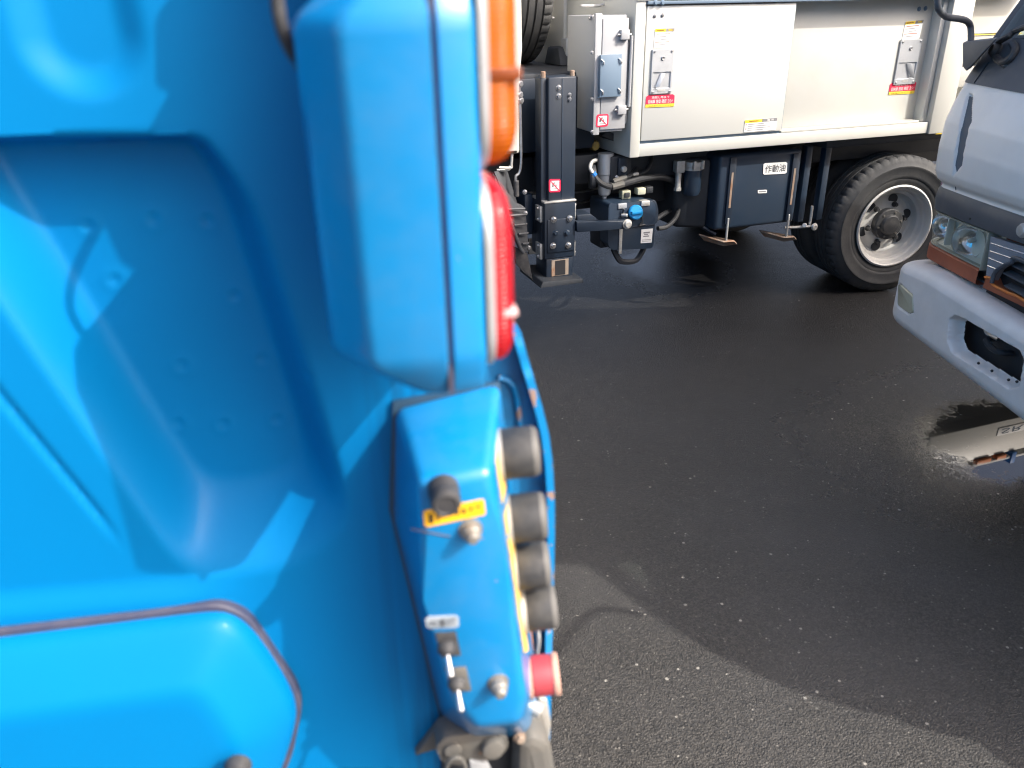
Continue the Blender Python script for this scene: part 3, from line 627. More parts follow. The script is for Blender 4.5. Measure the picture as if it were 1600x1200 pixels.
def handle(px, py, y, flip):
    q = [W.at(px+a, py+b, y) for a, b in ((-17, -33), (17, -34), (13, 36), (-20, 37))]
    H = bpy.data.objects.new('door_handle', None); COL.objects.link(H); H.parent = wt; H.empty_display_size = .03
    x0, x1, z1, z0 = (q[0].x+q[3].x)/2, (q[1].x+q[2].x)/2, (q[0].z+q[1].z)/2, (q[2].z+q[3].z)/2
    h = z1-z0; xm = (x0+x1)/2; bw_ = x1-x0; zr0, zr1 = z0+h*.13, z0+h*.49
    bm = bmesh.new()
    for a in ((x0, x1, zr1, z1), (x0, x1, z0, zr0), (x0, x0+bw_*.1, zr0-.001, zr1+.001), (x1-bw_*.1, x1, zr0-.001, zr1+.001)): box(a[0], a[1], y-.008, y, a[2], a[3], .0015, bm, 1)
    part('plate', bm, ALU, H)
    part('recess', box(x0+.003, x1-.003, y-.0025, y-.0008, zr0-.003, zr1+.003, 0), ALU, H)
    s = -1 if flip else 1
    part('lever', slab([V(xm-bw_*.06, y-.003, zr1-.004), V(xm+bw_*.1, y-.012, zr1-.004), V(xm+bw_*.1-bw_*.28*s*.9, y-.016, zr0+.005), V(xm-bw_*.06-bw_*.28*s*.9, y-.006, zr0+.005)], (0, -.005, 0), .001), ALU, H)
    part('lock', lathe([(.009, 0), (.009, .003), (.007, .005), (.003, .004), (0, .004)], V(xm, y-.008, z0+h*.8), (0, -1, 0), 16), STEEL, H)
    for a, b in ((.1, .95), (.9, .95), (.1, .05), (.9, .05)): bolt(H, (x0+bw_*a, y-.008, z0+h*b), (0, -1, 0), .0045, .004, STEEL, 'screw', False, False)
    part('rating_tag', box(xm-.018, xm+.018, y-.0092, y-.008, z0+h*.055, z0+h*.1, 0), STEELP, H)
handle(1035, 110, YB-.002, False); handle(1419, 95, YD-.001, True)
def warn_sticker(c, y, name, rows):
    q = [W.at(a, b, y) for a, b in c]
    b_ = [(0, 0, .55, .17, YELS), (.55, 0, 1, .17, GREYINK), (.68, .04, .93, .13, YELS), (.06, .05, .46, .12, ORANGE)]
    v = .26
    for k, (a, b) in enumerate(rows): b_.append((a, v, b, v+.035, GREYINK if k % 3 else ORANGE)); v += .7/len(rows)
    sticker(wt, q, name, LABELW, b_, rnd=.02)
warn_sticker([(1024, 45), (1054, 44), (1051, 74), (1021, 75)], YB-.002, 'warning_sticker', [(.1, .8), (.05, .6), (.3, .7), (.05, .8), (.2, .6)])
warn_sticker([(1415, 34), (1443, 31), (1436, 60), (1409, 62)], YD-.001, 'warning_sticker', [(.1, .8), (.05, .6), (.3, .7), (.05, .8), (.2, .6)])
q = [W.at(a, b, YB-.002) for a, b in ((1164, 188), (1214, 184), (1212, 203), (1162, 207))]
sticker(wt, q, 'caution_sticker', LABELW, [(0, 0, .55, .24, YELS), (.52, 0, 1, .24, GREYINK), (.12, .08, .42, .17, ORANGE), (.7, .05, .78, .2, LABELW), (.82, .05, .9, .2, LABELW)] + [(.1, .34+.16*k, .6+.1*(k % 3), .39+.16*k, GREYINK) for k in range(4)] + [(.03, .34, .07, .42, ORANGE), (.03, .68, .07, .76, REDINK)], rnd=.03)
def red_sticker(c, y):
    q = [W.at(a, b, y) for a, b in c]
    s = sticker(wt, q, 'red_sticker', REDINK, [(.0, .76, 1, 1, YELS)], rnd=.07)
    wd = (q[1]-q[0]).length; ht_ = (q[0]-q[3]).length
    X = (q[1]-q[0]).normalized()
    text(s, '施錠し時まで', bil(q, .5, .2)+V(0, -.0026, 0), wd*.62, ht_*.2, LABELW, xdir=X)
    text(s, '収納庫 施錠 確認 ヨシ!', bil(q, .5, .53)+V(0, -.0026, 0), wd*.88, ht_*.32, LABELW, xdir=X)
    text(s, '安全作業ありがとうございます', bil(q, .5, .88)+V(0, -.0034, 0), wd*.8, ht_*.13, INK, xdir=X)
red_sticker([(1010, 149), (1054, 147), (1053, 166), (1008, 168)], YB-.002); red_sticker([(1391, 130), (1432, 127), (1428, 146), (1388, 148)], YD-.001)
for a, b in ((1024, 4), (1035, 4)): bolt(wt, W.at(a, b, YB-.013), (0, -1, 0), .008, .006, GREYBL)
for a, b in ((1023, 25), (1035, 24)): bolt(wt, W.at(a, b, YB-.002), (0, -1, 0), .006, .005, STEEL)
for a, b in ((1436, 14), (1446, 13)): bolt(wt, W.at(a, b, YD-.001), (0, -1, 0), .008, .006, GREYBL)
# rear bay right of the column
xe = .55
part('rear_lower_rail', box(xc+.004, xe, YB, .3, zb, zb+.11, .004), WHITEB, wt)
part('rear_side_panel', box(xc+.002, xe, .02, .1, 1.045, 1.14, .003), WHITEB, wt)
part('rear_recess_panel', box(xc, xe, .12, .131, .95, 1.45, 0), WHITEB, wt)
part('rear_shelf', box(xc+.002, xe, YB+.01, .12, 1.2, 1.232, .003), WHITEB, wt)
part('yellow_trim', box(xc+.004, xe, YB-.004, YB+.012, 1.232, 1.244, .002), YELS, wt)
part('rear_shelf', box(xc+.002, xe, YB+.02, .12, 1.245, 1.285, .003), WHITEB, wt)
part('yellow_trim', box(xc+.004, xe, YB+.014, YB+.02, 1.286, 1.2895, .001), YELS, wt)
part('rear_upper_panel', box(xc+.002, xe, .05, .12, 1.29, 1.45, .003), WHITEB, wt)
q = W.at(1467, 204, YB-.004); part('yellow_reflector', box(q.x-.02, q.x+.03, YB-.01, YB, q.z-.018, q.z+.018, .003), YELS, wt)
part('tail_panel', box(xe+.01, 2.6, -.01, .1, 1.02, 1.275, .006), WHITEB, wt); part('tail_core', box(xe+.01, 2.58, .101, 1.88, 1.03, 1.3, .006), WHITEB, wt)
part('nameplate', box(1.13, 1.55, -.015, -.0105, 1.068, 1.125, .001), LABELW, wt)
text(wt, 'SRIC', V(1.34, -.0165, 1.0965), .36, .038, GLINED)
for x0, x1 in ((1.0, 1.12), (1.17, 1.25)): part('tail_lamp', box(x0, x1, -.03, .02, 1.277, 1.305, .004), ORANGEB, wt)
part('tail_post', box(1.3, 1.34, -.03, .05, 1.276, 1.36, .004), TAPEB, wt); part('tail_rail', box(xe+.01, 2.6, -.02, .06, 1.306, 1.325, .003), LABELW, wt)
# chassis
for y0 in (.55, 1.25): part('chassis_rail', box(-4.4, 2.5, y0, y0+.08, .56, .78, .006), BLACKF, wt)
part('underbody', box(xl+.05, 2.5, .25, 1.8, .79, .862, .004), BLACKF, wt)
part('subframe', box(xl-.35, .9, .18, .26, .70, .83, .006), BLACKF, wt)
part('fender_plate', box(-.52, .55, .03, 1.8, .795, .832, .006), BLACKF, wt)
ww = wheel(wt, T(W.at(1399, 353).x, .0, .364, R_(-8)), dual=True)
for mt in (T(-.026, 1.86, .364, math.pi), T(-3.35, .05, .364), T(-3.35, 1.84, .364, math.pi)): wheel_copy(ww, mt)
part('axle', cyl((-.026, .3, .364), (-.026, 1.6, .364), .09, 16), BLACKF, wt)

# oil tank with straps
tx0, tx1 = W.at(1121, 300, .06).x, W.at(1247, 300, .06).x; tz0, tz1 = .435, .80
tk = part('oil_tank', box(tx0, tx1, .06, .5, tz0, tz1, .02, seg=3), NAVYL, wt)
q = [W.at(a, b, .058) for a, b in ((1193, 255), (1230, 253), (1229, 271), (1192, 273))]
sb = sticker(tk, q, 'oil_label', LABELW, (), rnd=.06)
text(sb, '作動油', bil(q, .5, .5)+V(0, -.0024, 0), (q[1]-q[0]).length*.86, (q[0]-q[3]).length*.66, INK)
q = [W.at(a, b, .058) for a, b in ((1184, 297), (1198, 296.5), (1198, 301.5), (1184, 302))]; sticker(tk, q, 'small_label', LABELW, [(.12, .3, .88, .7, GREYINK)])
for pa, pb in (((1146, 246), (1137, 350)), ((1243, 240), (1233, 344))):
    a, b = W.at(*pa, .052), W.at(*pb, .052); xm = (a.x+b.x)/2; a.x = b.x = xm
    part('tank_strap', box(xm-.017, xm+.017, .048, .0595, b.z, a.z, .002), NAVY, tk)
    part('strap_wear', box(xm-.006, xm+.005, .0465, .048, b.z+.08, a.z-.07, 0), RUSTY, tk)
    part('strap_rod', cyl((xm, .05, b.z-.09), (xm, .05, b.z+.03), .006, 10), STEELP, tk)
    f0 = V(xm, .05, b.z-.075)
    part('strap_foot', slab([f0+V(-.10, .09, .01), f0+V(-.02, -.01, -.012), f0+V(.04, -.015, -.012), f0+V(.055, -.02, -.028), f0+V(.03, -.005, -.03), f0+V(-.01, .0, -.035), f0+V(-.075, .08, -.02)], (0, .008, .006), .0015), RUSTY, tk)
for px in (1258, 1287):
    x_ = W.at(px, 300, .1).x; part('frame_upright', box(x_-.022, x_+.014, .1, .14, .42, .80, .003), NAVYL, wt)
a = W.at(1265, 352, .06); part('tie_bracket', tube([a+V(-.12, .04, -.01), a+V(-.01, 0, -.005), a+V(0, 0, .01), a+V(0, .0, .1)], .007, 8, 4), STEELP, wt)
part('roller', lathe([(.006, -.03), (.006, 0), (.017, .0), (.02, .006), (.017, .012), (.007, .014), (.007, .01), (0, .01)], W.at(1271, 354, .05), (.2, -1, 0), 18), STEELP, wt)
part('stub_bolt', cyl(W.at(1257, 353, .08), W.at(1257, 352, .05), .012, 12), STEELP, wt)
part('fuel_tank', hull8(bmesh.new(), [V(tx0-.14, .2, tz0-.0), V(tx0-.004, .12, tz0-.0), V(tx0-.004, .52, tz0), V(tx0-.14, .52, tz0)], [V(tx0-.17, .2, .78), V(tx0-.004, .12, .78), V(tx0-.004, .52, .78), V(tx0-.17, .52, .78)], .02, 3), BLACKF, wt)
part('tank_cradle', tube([W.at(1083, 300, .2), W.at(1082, 338, .2), W.at(1095, 352, .16), W.at(1118, 366, .12)], .011, 8, 4), NAVY, wt)
# return-line filter
a = W.at(1083, 262, .14)
ff = part('line_filter', lathe([(0, -.02), (.052, -.02), (.052, .002), (.048, .004), (.046, .02), (.044, .02)], W.at(1083, 258, .14), (0, 0, -1), 24), STEELP, wt)
part('filter_bowl', lathe([(.044, .018), (.044, .12), (.036, .14), (0, .142)], W.at(1083, 258, .14), (0, 0, -1), 24), NAVYL, ff)
for k in (-.025, .02): part('rib', box(a.x+k-.006, a.x+k+.006, .082, .1, a.z-.0, a.z+.04, .002), STEELP, ff)
e = W.at(1061, 260, .13); part('elbow_block', box(e.x-.022, e.x+.022, .11, .15, e.z-.028, e.z+.028, .004), STEELP, wt)
part('elbow_pipe', cyl(e+V(0, 0, -.02), e+V(0, 0, -.11), .014, 14), STEELP, wt); part('elbow_nut', lathe([(0, 0), (.018, 0), (.018, .014), (0, .014)], e+V(0, 0, -.1), (0, 0, -1), 6), STEELP, wt)

# grey switch cabinet on the corner
YK = -.0
kx0, kx1 = W.at(930, 110, YK).x, W.at(979, 110, YK).x; kz0, kz1 = W.at(928, 208, YK).z, W.at(930, 24, YK).z
kb = part('switch_cabinet', box(kx0, kx1-.006, YK+.004, .30, kz0, kz1, .004), GREYB, wt)
part('cabinet_flange', box(kx0-.006, kx0+.024, YK-.006, YK+.012, kz0-.008, kz1+.008, .003), GREYB, kb)
kd = part('cabinet_door', box(kx0+.027, kx1, YK-.006, YK+.003, kz0+.012, kz1-.012, .003), GREYB, kb)
part('cabinet_shade_edge', box(kx1+.001, kx1+.012, YK+.004, YK+.04, kz0+.03, kz1-.1, .002), GREYB, kb)
q = [W.at(a, b, YK-.007) for a, b in ((934, 86), (970, 83), (968, 150), (932, 154))]
part('cover_recess', slab(q, (0, .0008, 0), 0), ALU, kb)
q = [W.at(a, b, YK-.009) for a, b in ((936, 86), (969, 84), (967, 150), (934, 152))]
cv = part('inspection_cover', slab(q, (0, -.018, 0), .002), GREYBL, kb)
for u, v in ((.1, .15), (.92, .15), (.1, .85), (.92, .85)):
    p = bil(q, u, v)+V(0, -.018, 0); part('wing_clip', tube([p+V(-.008, 0, .008), p+V(0, -.006, 0), p+V(.004, -.004, -.012)], .003, 6, 3), STEEL, cv)
for a, b in ((975, 54), (970, 171)):
    p = W.at(a, b, YK-.008); part('hinge', box(p.x-.022, p.x+.018, YK-.028, YK-.006, p.z-.019, p.z+.019, .003), GREYB, kb)
    part('hinge_pin', cyl((p.x-.034, YK-.018, p.z), (p.x+.03, YK-.018, p.z), .005, 10), STEEL, kb)
part('hinge_rod', cyl((kx1+.012, YK-.012, kz0+.1), (kx1+.012, YK-.012, kz1-.08), .007, 10), GREYB, kb)
for b in (26, 82, 155, 206): bolt(kb, W.at(925, b, YK-.005), (0, -1, 0), .006, .006)
for a, b in ((891, 28), (907, 26)): bolt(kb, V(kx0-.006, .05+.2*(b-26), kz1-.012), (-1, 0, 0), .006, .006)
def prohibit(parent, c, y, name):
    q = [W.at(a, b, y) for a, b in c]; s = sticker(parent, q, name, REDINK, [(.13, .13, .87, .87, LABELW), (.24, .3, .4, .62, INK), (.36, .24, .52, .36, INK), (.5, .4, .66, .62, GREYINK), (.3, .7, .7, .78, GREYINK)], rnd=.09)
    a, b, c_, d = [bil(q, u, v)+V(0, -.003, 0) for u, v in ((.12, .16), (.17, .12), (.88, .84), (.83, .88))]
    part('red_slash', slab([a, b, c_, d], (0, .0006, 0), 0), REDINK, s)
prohibit(kb, [(932, 179), (951, 178), (950, 197), (931, 199)], YK-.0065, 'prohibition_sticker')
part('tower_block', box(W.at(880, 50, .7).x, -1.2, .7, 1.5, .95, 1.62, .01), WHITEB, wt)
part('tower_bracket', box(W.at(880, 50, .66).x, W.at(893, 50, .66).x, .62, .69, 1.18, 1.31, .006), ALU, wt)
part('handrail', tube([W.at(908, 9, .3), W.at(912, 9, .28), W.at(935, 9, .28), W.at(946, 5, .28)], .006, 8, 4), STEELP, wt)

# outrigger
YO = -.03
ox0, ox1 = W.at(857, 210, YO).x, W.at(900, 210, YO).x; oz1, oz0 = W.at(878, 120, YO).z, .37
og = part('outrigger_leg', box(ox0, ox1, YO, YO+.13, oz0, oz1, .006), NAVY, wt)
xm = (ox0+ox1)/2; part('weld_seam', box(xm-.003, xm+.001, YO-.0025, YO+.002, .67, oz1-.006, .001), NAVYL, og)
part('side_channel', box(ox0-.026, ox0+.002, YO+.02, YO+.09, oz0+.05, oz1-.004, .004), NAVY, og)
for x_ in (ox0-.012, ox1-.008): part('top_bolt', cyl((x_, YO+.03, oz1-.005), (x_, YO+.03, oz1+.022), .010, 10), RUSTY, og)
for a, b in ((873, 137), (873, 150), (890, 148), (890, 155)): bolt(og, W.at(a, b, YO), (0, -1, 0), .009 if a < 880 else .0065, .008, STEEL)
prohibit(og, [(857.5, 280), (876, 279.5), (876, 300), (857.5, 300.5)], YO-.001, 'prohibition_sticker')
sx0, sx1 = W.at(851, 360, YO-.014).x, W.at(899, 360, YO-.014).x; sz1, sz0 = W.at(875, 315, YO-.014).z, W.at(875, 403, YO-.014).z
sl_ = part('outrigger_sleeve', box(sx0, sx1, YO-.014, YO+.15, sz0, sz1, .005), NAVY, wt)
part('sleeve_plate', box(sx0+.012, sx1-.004, YO-.02, YO-.0145, sz0+.03, sz1-.075, .002), NAVY, sl_)
part('sleeve_lip', box(sx0-.002, sx1+.002, YO-.017, YO+.15, sz1-.004, sz1+.004, .002), STEELP, sl_)
for a, b, mt in ((865, 343, STEEL), (890, 341, STEEL), (868, 364, NAVYL), (886, 363, NAVYL), (864, 384, STEEL), (888, 383, STEEL)): bolt(sl_, W.at(a, b, YO-.0205), (0, -1, 0), .011, .011, mt)
for zz in (sz1-.055, sz0+.03):
    for x_, s in ((sx0, -1), (sx1, 1)):
        part('wear_pad', box(min(x_, x_+s*.012), max(x_, x_+s*.012), YO+.01, YO+.07, zz-.035, zz+.035, .002), STEELP, sl_)
        for dz in (-.024, .024): bolt(sl_, V(x_+s*.012, YO+.03, zz+dz), (s, 0, 0), .007, .008)
ft = part('outrigger_foot', prism([tuple(p) for p in rounded([(sx0-.045, .318), (sx1+.02, .318), (sx1+.015, .337), (sx0-.03, .345)], .006)], YO-.07, YO+.2, .006), BLACKF, wt)
part('foot_box', box(sx0+.01, sx1-.008, YO-.01, YO+.12, .336, sz0-.0015, .003), NAVY, ft)
part('foot_slot', box(sx0+.035, sx1-.03, YO-.0115, YO-.0095, .345, sz0-.008, .0), RUSTY, ft); part('foot_hole', box(sx0+.052, sx1-.046, YO-.013, YO-.0112, .348, sz0-.012, 0), INK, ft)
# arm carrying the urea tank
part('tank_arm', prism([tuple(p) for p in quadpx(W, [(899, 345), (935, 346), (984, 343), (986, 356), (938, 359), (900, 362)], YO-.02)], YO-.035, YO+.0, .003), NAVY, wt)
part('tank_shelf', slab([W.at(a, b, YO) for a, b in ((902, 336), (923, 334), (935, 344), (902, 346))], (0, .1, 0), .003), NAVY, wt)
bolt(wt, W.at(980, 350, YO-.035), (0, -1, 0), .017, .016, STEELP, 'arm_bolt', True, False)
YU = .0
ut = rounded(quadpx(W, [(951, 318), (1020, 314), (1025, 322), (1021, 388), (957, 391), (950, 384)], YU), .02, 5)
uo = part('urea_tank', prism([tuple(p) for p in ut], YU, YU+.2, .012, seg=3), NAVYL, wt)
part('tank_back_frame', prism([tuple(p) for p in rounded(quadpx(W, [(946, 317), (1025, 312), (1029, 330), (1027, 350), (946, 352)], YU+.06), .018)], YU+.06, YU+.1, .004), NAVY, uo)
part('tank_seam', box(W.at(958, 357, YU).x, W.at(1022, 357, YU).x, YU-.003, YU+.004, .517, .523, .001), NAVY, uo)
part('blue_cap', lathe([(.03, 0), (.03, .008), (.034, .01), (.034, .022), (.029, .028), (0, .028)], W.at(991, 332, YU), (-.1, -1, .25), 24), CAPBLUE, uo)
c_ = W.at(991, 332, YU)+V(-.003, -.028, .007); part('cap_grip', box(c_.x-.028, c_.x+.028, c_.y-.012, c_.y+.004, c_.z-.007, c_.z+.007, .003), CAPBLUE, uo)
q = [W.at(a, b, YU-.0005) for a, b in ((1002, 358.5), (1020, 357), (1018, 379), (1001, 380))]; sticker(uo, q, 'tank_label', LABELW, [(.2, .2, .75, .3, GREYINK), (.25, .35, .6, .42, GREYINK), (.2, .47, .7, .55, GREYINK), (.1, .75, .9, .79, GREYINK), (.1, .85, .9, .88, GREYINK)], rnd=.01)
q = W.at(970, 375, YU-.006); part('tank_tie', box(q.x-.008, q.x+.008, YU-.006, YU+.0, .40, .535, .002), STEELP, uo)
for a, b in ((973, 322), (1009, 318)): q = W.at(a, b, YU-.006); part('tank_clip', box(q.x-.022, q.x+.022, YU-.007, YU+.03, q.z-.012, q.z+.012, .003), STEELP if a > 1000 else ALU, uo)
q = W.at(971, 336, YU-.004); part('drain_tap', cyl(q, q+V(.02, -.02, 0), .008, 12), STEELP, uo); part('tap_stem', cyl(q+V(.006, 0, 0), q+V(.006, -.01, .03), .005, 10), NAVY, uo)
part('tank_foot', tube([W.at(958, 388, .05), W.at(966, 404, .04), W.at(974, 409, .04), W.at(994, 407, .04), W.at(1006, 388, .05)], .014, 6, 3), BLACKF, uo)
part('tank_under_box', box(W.at(935, 370, .1).x, W.at(952, 370, .1).x, .08, .2, .41, .5, .01), BLACKF, uo)
part('retaining_chain', tube([W.at(1003, 338, -.006), W.at(1004, 347, -.01), W.at(999, 352, -.01), W.at(1008, 351, -.01)], .004, 6, 5), BLACKF, uo)
# hydraulic filter, valve block and hoses
fh = W.at(946, 250, .12)
fl_ = part('hydraulic_filter', lathe([(0, -.03), (.036, -.03), (.036, .062), (.032, .066), (.032, .13), (.027, .155), (.012, .165), (.012, .178), (0, .178)], fh, (0, 0, -1), 22), ALU, wt)
part('filter_disc', lathe([(.0, -.01), (.052, -.008), (.056, 0), (.052, .02), (0, .02)], W.at(923, 276, .1), (.95, -.3, 0), 24), BLACKF, wt)
q = W.at(968, 262, .1); vb = part('valve_block', box(q.x-.055, q.x+.05, .08, .2, q.z-.06, q.z+.055, .005), BLACKF, wt)
part('valve_face', box(q.x-.022, q.x+.024, .066, .082, q.z-.03, q.z+.05, .004), NAVY, vb)
part('pressure_plug', lathe([(.014, 0), (.014, .012), (.01, .016), (0, .016)], V(q.x+.002, .066, q.z+.0), (0, -1, 0), 12), STEELP, vb)
part('valve_plug', cyl(V(q.x+.035, .075, q.z-.032), V(q.x+.085, .075, q.z-.03), .008, 10), STEELP, vb)
bolt(vb, V(q.x-.03, .066, q.z-.035), (0, -1, 0), .007, .008)
h1 = [W.at(a, b, y) for a, b, y in ((932, 250, .1), (925, 253, .09), (922, 262, .07), (926, 270, .06), (936, 284, .05), (950, 291, .05), (962, 291, .07))]
part('hose_fitting', tube(h1[:4], .009, 10, 5), STEELP, wt); part('hose', tube(h1[3:], .0125, 10), HOSE, wt)
part('hose_mark', tube([h1[3].lerp(h1[4], .02), h1[3].lerp(h1[4], .35)], .0138, 10, 2), TAPEB, wt)
part('hose', tube([W.at(a, b, y) for a, b, y in ((962, 291, .06), (985, 284, .06), (1010, 278, .08), (1035, 277, .12), (1060, 286, .2))], .015, 10), HOSE, wt)
part('hose', tube([W.at(a, b, y) for a, b, y in ((960, 283, .07), (975, 278, .07), (988, 272, .08), (994, 264, .14))], .011, 10), HOSE, wt)
part('hose', tube([W.at(a, b, y) for a, b, y in ((985, 277, .1), (1008, 268, .12), (1016, 255, .15), (1020, 235, .2))], .010, 10), HOSE, wt)
part('hose_coupling', tube([W.at(956, 292, .055), W.at(974, 287, .055)], .0165, 8, 1), DUSTY, wt); part('hose_coupling', tube([W.at(958, 284, .06), W.at(978, 277, .065)], .013, 8, 1), DUSTY, wt)
part('hose', tube([W.at(a, b, y) for a, b, y in ((1028, 357, .06), (1042, 354, .08), (1056, 340, .14), (1062, 322, .22), (1070, 300, .3))], .011, 10), HOSE, wt)
part('cable_loom', tube([W.at(a, b, y) for a, b, y in ((1022, 345, .1), (1036, 335, .16), (1050, 328, .25), (1080, 318, .4))], .012, 8), HOSE, wt)
q = W.at(976, 303, .08); part('wire_connector', box(q.x-.022, q.x+.022, .06, .1, q.z-.02, q.z+.018, .004), mat('yellowed_nylon', (.42, .42, .3), .5, dirt=(.1, .1, .08), dirt_amt=.6, dscale=40), wt)
part('connector_key', box(q.x-.012, q.x+.014, .052, .061, q.z-.012, q.z+.01, .002), BLACKF, wt)
q = W.at(1000, 298, .1); part('relay', box(q.x-.022, q.x+.022, .08, .12, q.z-.016, q.z+.016, .006), mat('pale_nylon', (.55, .55, .42), .5), wt)
part('relay_plug', box(q.x+.024, q.x+.06, .08, .12, q.z-.012, q.z+.018, .005), BLACKF, wt)
q = W.at(928, 227, .2); part('brass_fitting', lathe([(0, 0), (.024, 0), (.026, .006), (.02, .02), (0, .02)], q, (0, -1, 0), 8), mat('brass', (.4, .28, .08), .4, .7, dirt=(.15, .12, .08), dirt_amt=.7, dscale=40), wt)
part('step_bracket', slab([W.at(a, b, .14) for a, b in ((950, 205), (972, 214), (980, 275), (974, 275), (968, 225), (940, 212))], (0, .1, 0), .002), BLACKF, wt)
part('gearbox', lathe([(0, 0), (.09, 0), (.13, .05), (.13, .25), (.08, .3), (0, .3)], W.at(1015, 300, .45), (0, 1, 0), 24), BLACKF, wt)
part('crossmember', box(-2.6, -1.2, .3, .42, .55, .82, .01), BLACKF, wt)
part('backing_plate', box(-2.45, -1.55, .55, .6, .5, 1.14, .004), BLACKF, wt)
for zz, yy in ((.60, .27), (.66, .24)): part('brake_pipe', tube([V(-2.35, yy, zz), V(-2.0, yy-.01, zz+.01), V(-1.75, yy, zz-.01), V(-1.6, yy+.03, zz)], .006, 6), STEEL, wt)
part('stay_rod', tube([W.at(925, 330, .3), W.at(936, 318, .25), W.at(948, 303, .2)], .008, 6, 2), NAVY, wt)

# deck with spare tyre, cab corner and the things below it
part('deck', box(-2.2, -1.66, .2, 1.6, 1.13, 1.187, .004), BLACKF, wt)
part('deck_front', box(-2.2, -1.7, .18, .2, .86, 1.17, .003), NAVY, wt)
tc_ = (W.at(812, 60, .55).x+W.at(873, 60, .55).x)/2
spw = wheel(wt, Matrix.Translation((tc_-.1, .93, 1.187+.364)) @ Matrix.Rotation(-math.pi/2, 4, 'Z') @ Matrix.Rotation(0, 4, 'X'), name='spare_wheel')
spw.matrix_local = Matrix.Translation((tc_+.1, .93, 1.187+.364)) @ Matrix.Rotation(math.pi/2, 4, 'Z')
part('chock', hull8(bmesh.new(), [V(tc_+.12, .58, 1.188), V(tc_+.24, .58, 1.188), V(tc_+.24, .8, 1.188), V(tc_+.12, .8, 1.188)], [V(tc_+.14, .66, 1.27), V(tc_+.23, .66, 1.27), V(tc_+.23, .8, 1.27), V(tc_+.14, .8, 1.27)], .012), BLACKF, wt)
cx = W.at(811, 60, -.02).x; cz = W.at(806, 241, -.02).z
cabp = [(cx, cz), (cx-.004, 1.16), (cx+.012, 1.3), (cx+.014, 2.0), (cx-1.35, 2.0), (cx-1.75, 1.25), (cx-1.75, .55), (cx-1.62, .55), (cx-1.6, cz), (cx-1.0, cz+.06)]
cabp = [(cx, cz), (cx-.004, 1.16), (cx+.012, 1.3), (cx+.014, 2.0), (cx-1.35, 2.0), (cx-1.75, 1.25), (cx-1.75, .6), (cx-1.65, cz)]
part('cab', prism(cabp, -.02, 1.88, .015), WHITEB, wt)
part('cab_window', prism([(cx-.25, 1.35), (cx-.25, 1.85), (cx-1.25, 1.85), (cx-1.5, 1.35)], -.024, -.019, .001), FADED, wt)
a = W.at(803, 262, .0)
part('grab_rail', tube([W.at(780, 262, .0), W.at(798, 262, .0), W.at(799, 258, .0), W.at(800, 240, .0)], .006, 8, 3), STEELP, wt)
part('step_rail', tube([W.at(776, 266, .02), W.at(795, 265, .02), W.at(797, 258, .02)], .006, 8, 3), STEELP, wt)
lv = part('pump_lever', tube([W.at(808, 100, .0), W.at(812, 150, .0), W.at(814, 240, .0), W.at(812, 268, .0), W.at(806, 275, .0), W.at(806.5, 285, .0)], .006, 8, 3), STEEL, wt)
part('lever_grip', cyl(W.at(806.5, 282, .0), W.at(807, 307, .0), .012, 14), RUBBER, lv)
for a, b in ((812, 131), (812, 148), (813, 157)): bolt(wt, W.at(a, b, -.0), (.3, -1, 0), .012, .012)
# fender of the front wheel and its flap
bm = bmesh.new()
rows = [((770, 270), (806, 318)), ((776, 290), (818, 322)), ((782, 316), (821, 330)), ((794, 345), (823, 352)), ((806, 372), (825, 376)), ((815, 392), (826, 394))]
fa = [V(*(W.at(*r[0], -.03))) for r in rows]; fb = [V(*(W.at(*r[1], -.0))) for r in rows]
hull8(bm, fa+fb[::-1], [p+V(0, .05, 0) for p in fa+fb[::-1]], .003)
fd = part('mudguard', bm, PLASTIC, wt)
for k, (p0, p1) in enumerate((((795, 337), (822, 335)), ((803, 352), (823, 350)), ((810, 366), (825, 364)), ((816, 381), (826, 380)), ((792, 327), (820, 326)))): part('rib', tube([W.at(*p0, -.034), W.at(*p1, -.02)], .0055, 8, 1), PLASTIC, fd)
part('mudguard_edge', tube([W.at(788, 318, -.034), W.at(799, 350, -.036), W.at(812, 385, -.036), W.at(818, 395, -.034)], .008, 8), PLASTIC, fd)
part('mudguard_top', slab([W.at(772, 268, -.03), W.at(792, 264, .08), W.at(808, 316, .08), W.at(794, 322, -.03)], (0, .01, -.004), .002), PLASTIC, fd)
part('mudflap', slab([W.at(a, b, .0) for a, b in ((803, 385), (824, 395), (828, 415), (833, 438), (818, 425), (806, 412))], (0, .012, 0), .002), RUBBER, wt)
part('battery_box', box(W.at(820, 340, .1).x, W.at(833, 340, .1).x, .1, .3, W.at(826, 367, .1).z, W.at(826, 304, .1).z, .006), NAVYL, wt)
part('side_plate', box(W.at(826, 380, .3).x, W.at(845, 380, .3).x, .3, .32, W.at(835, 397, .3).z, W.at(835, 373, .3).z, .003), PLASTIC, wt)
for a, b in ((820, 300), (821, 333), (826, 387)): bolt(wt, W.at(a, b, -.0), (0, -1, 0), .008, .008)

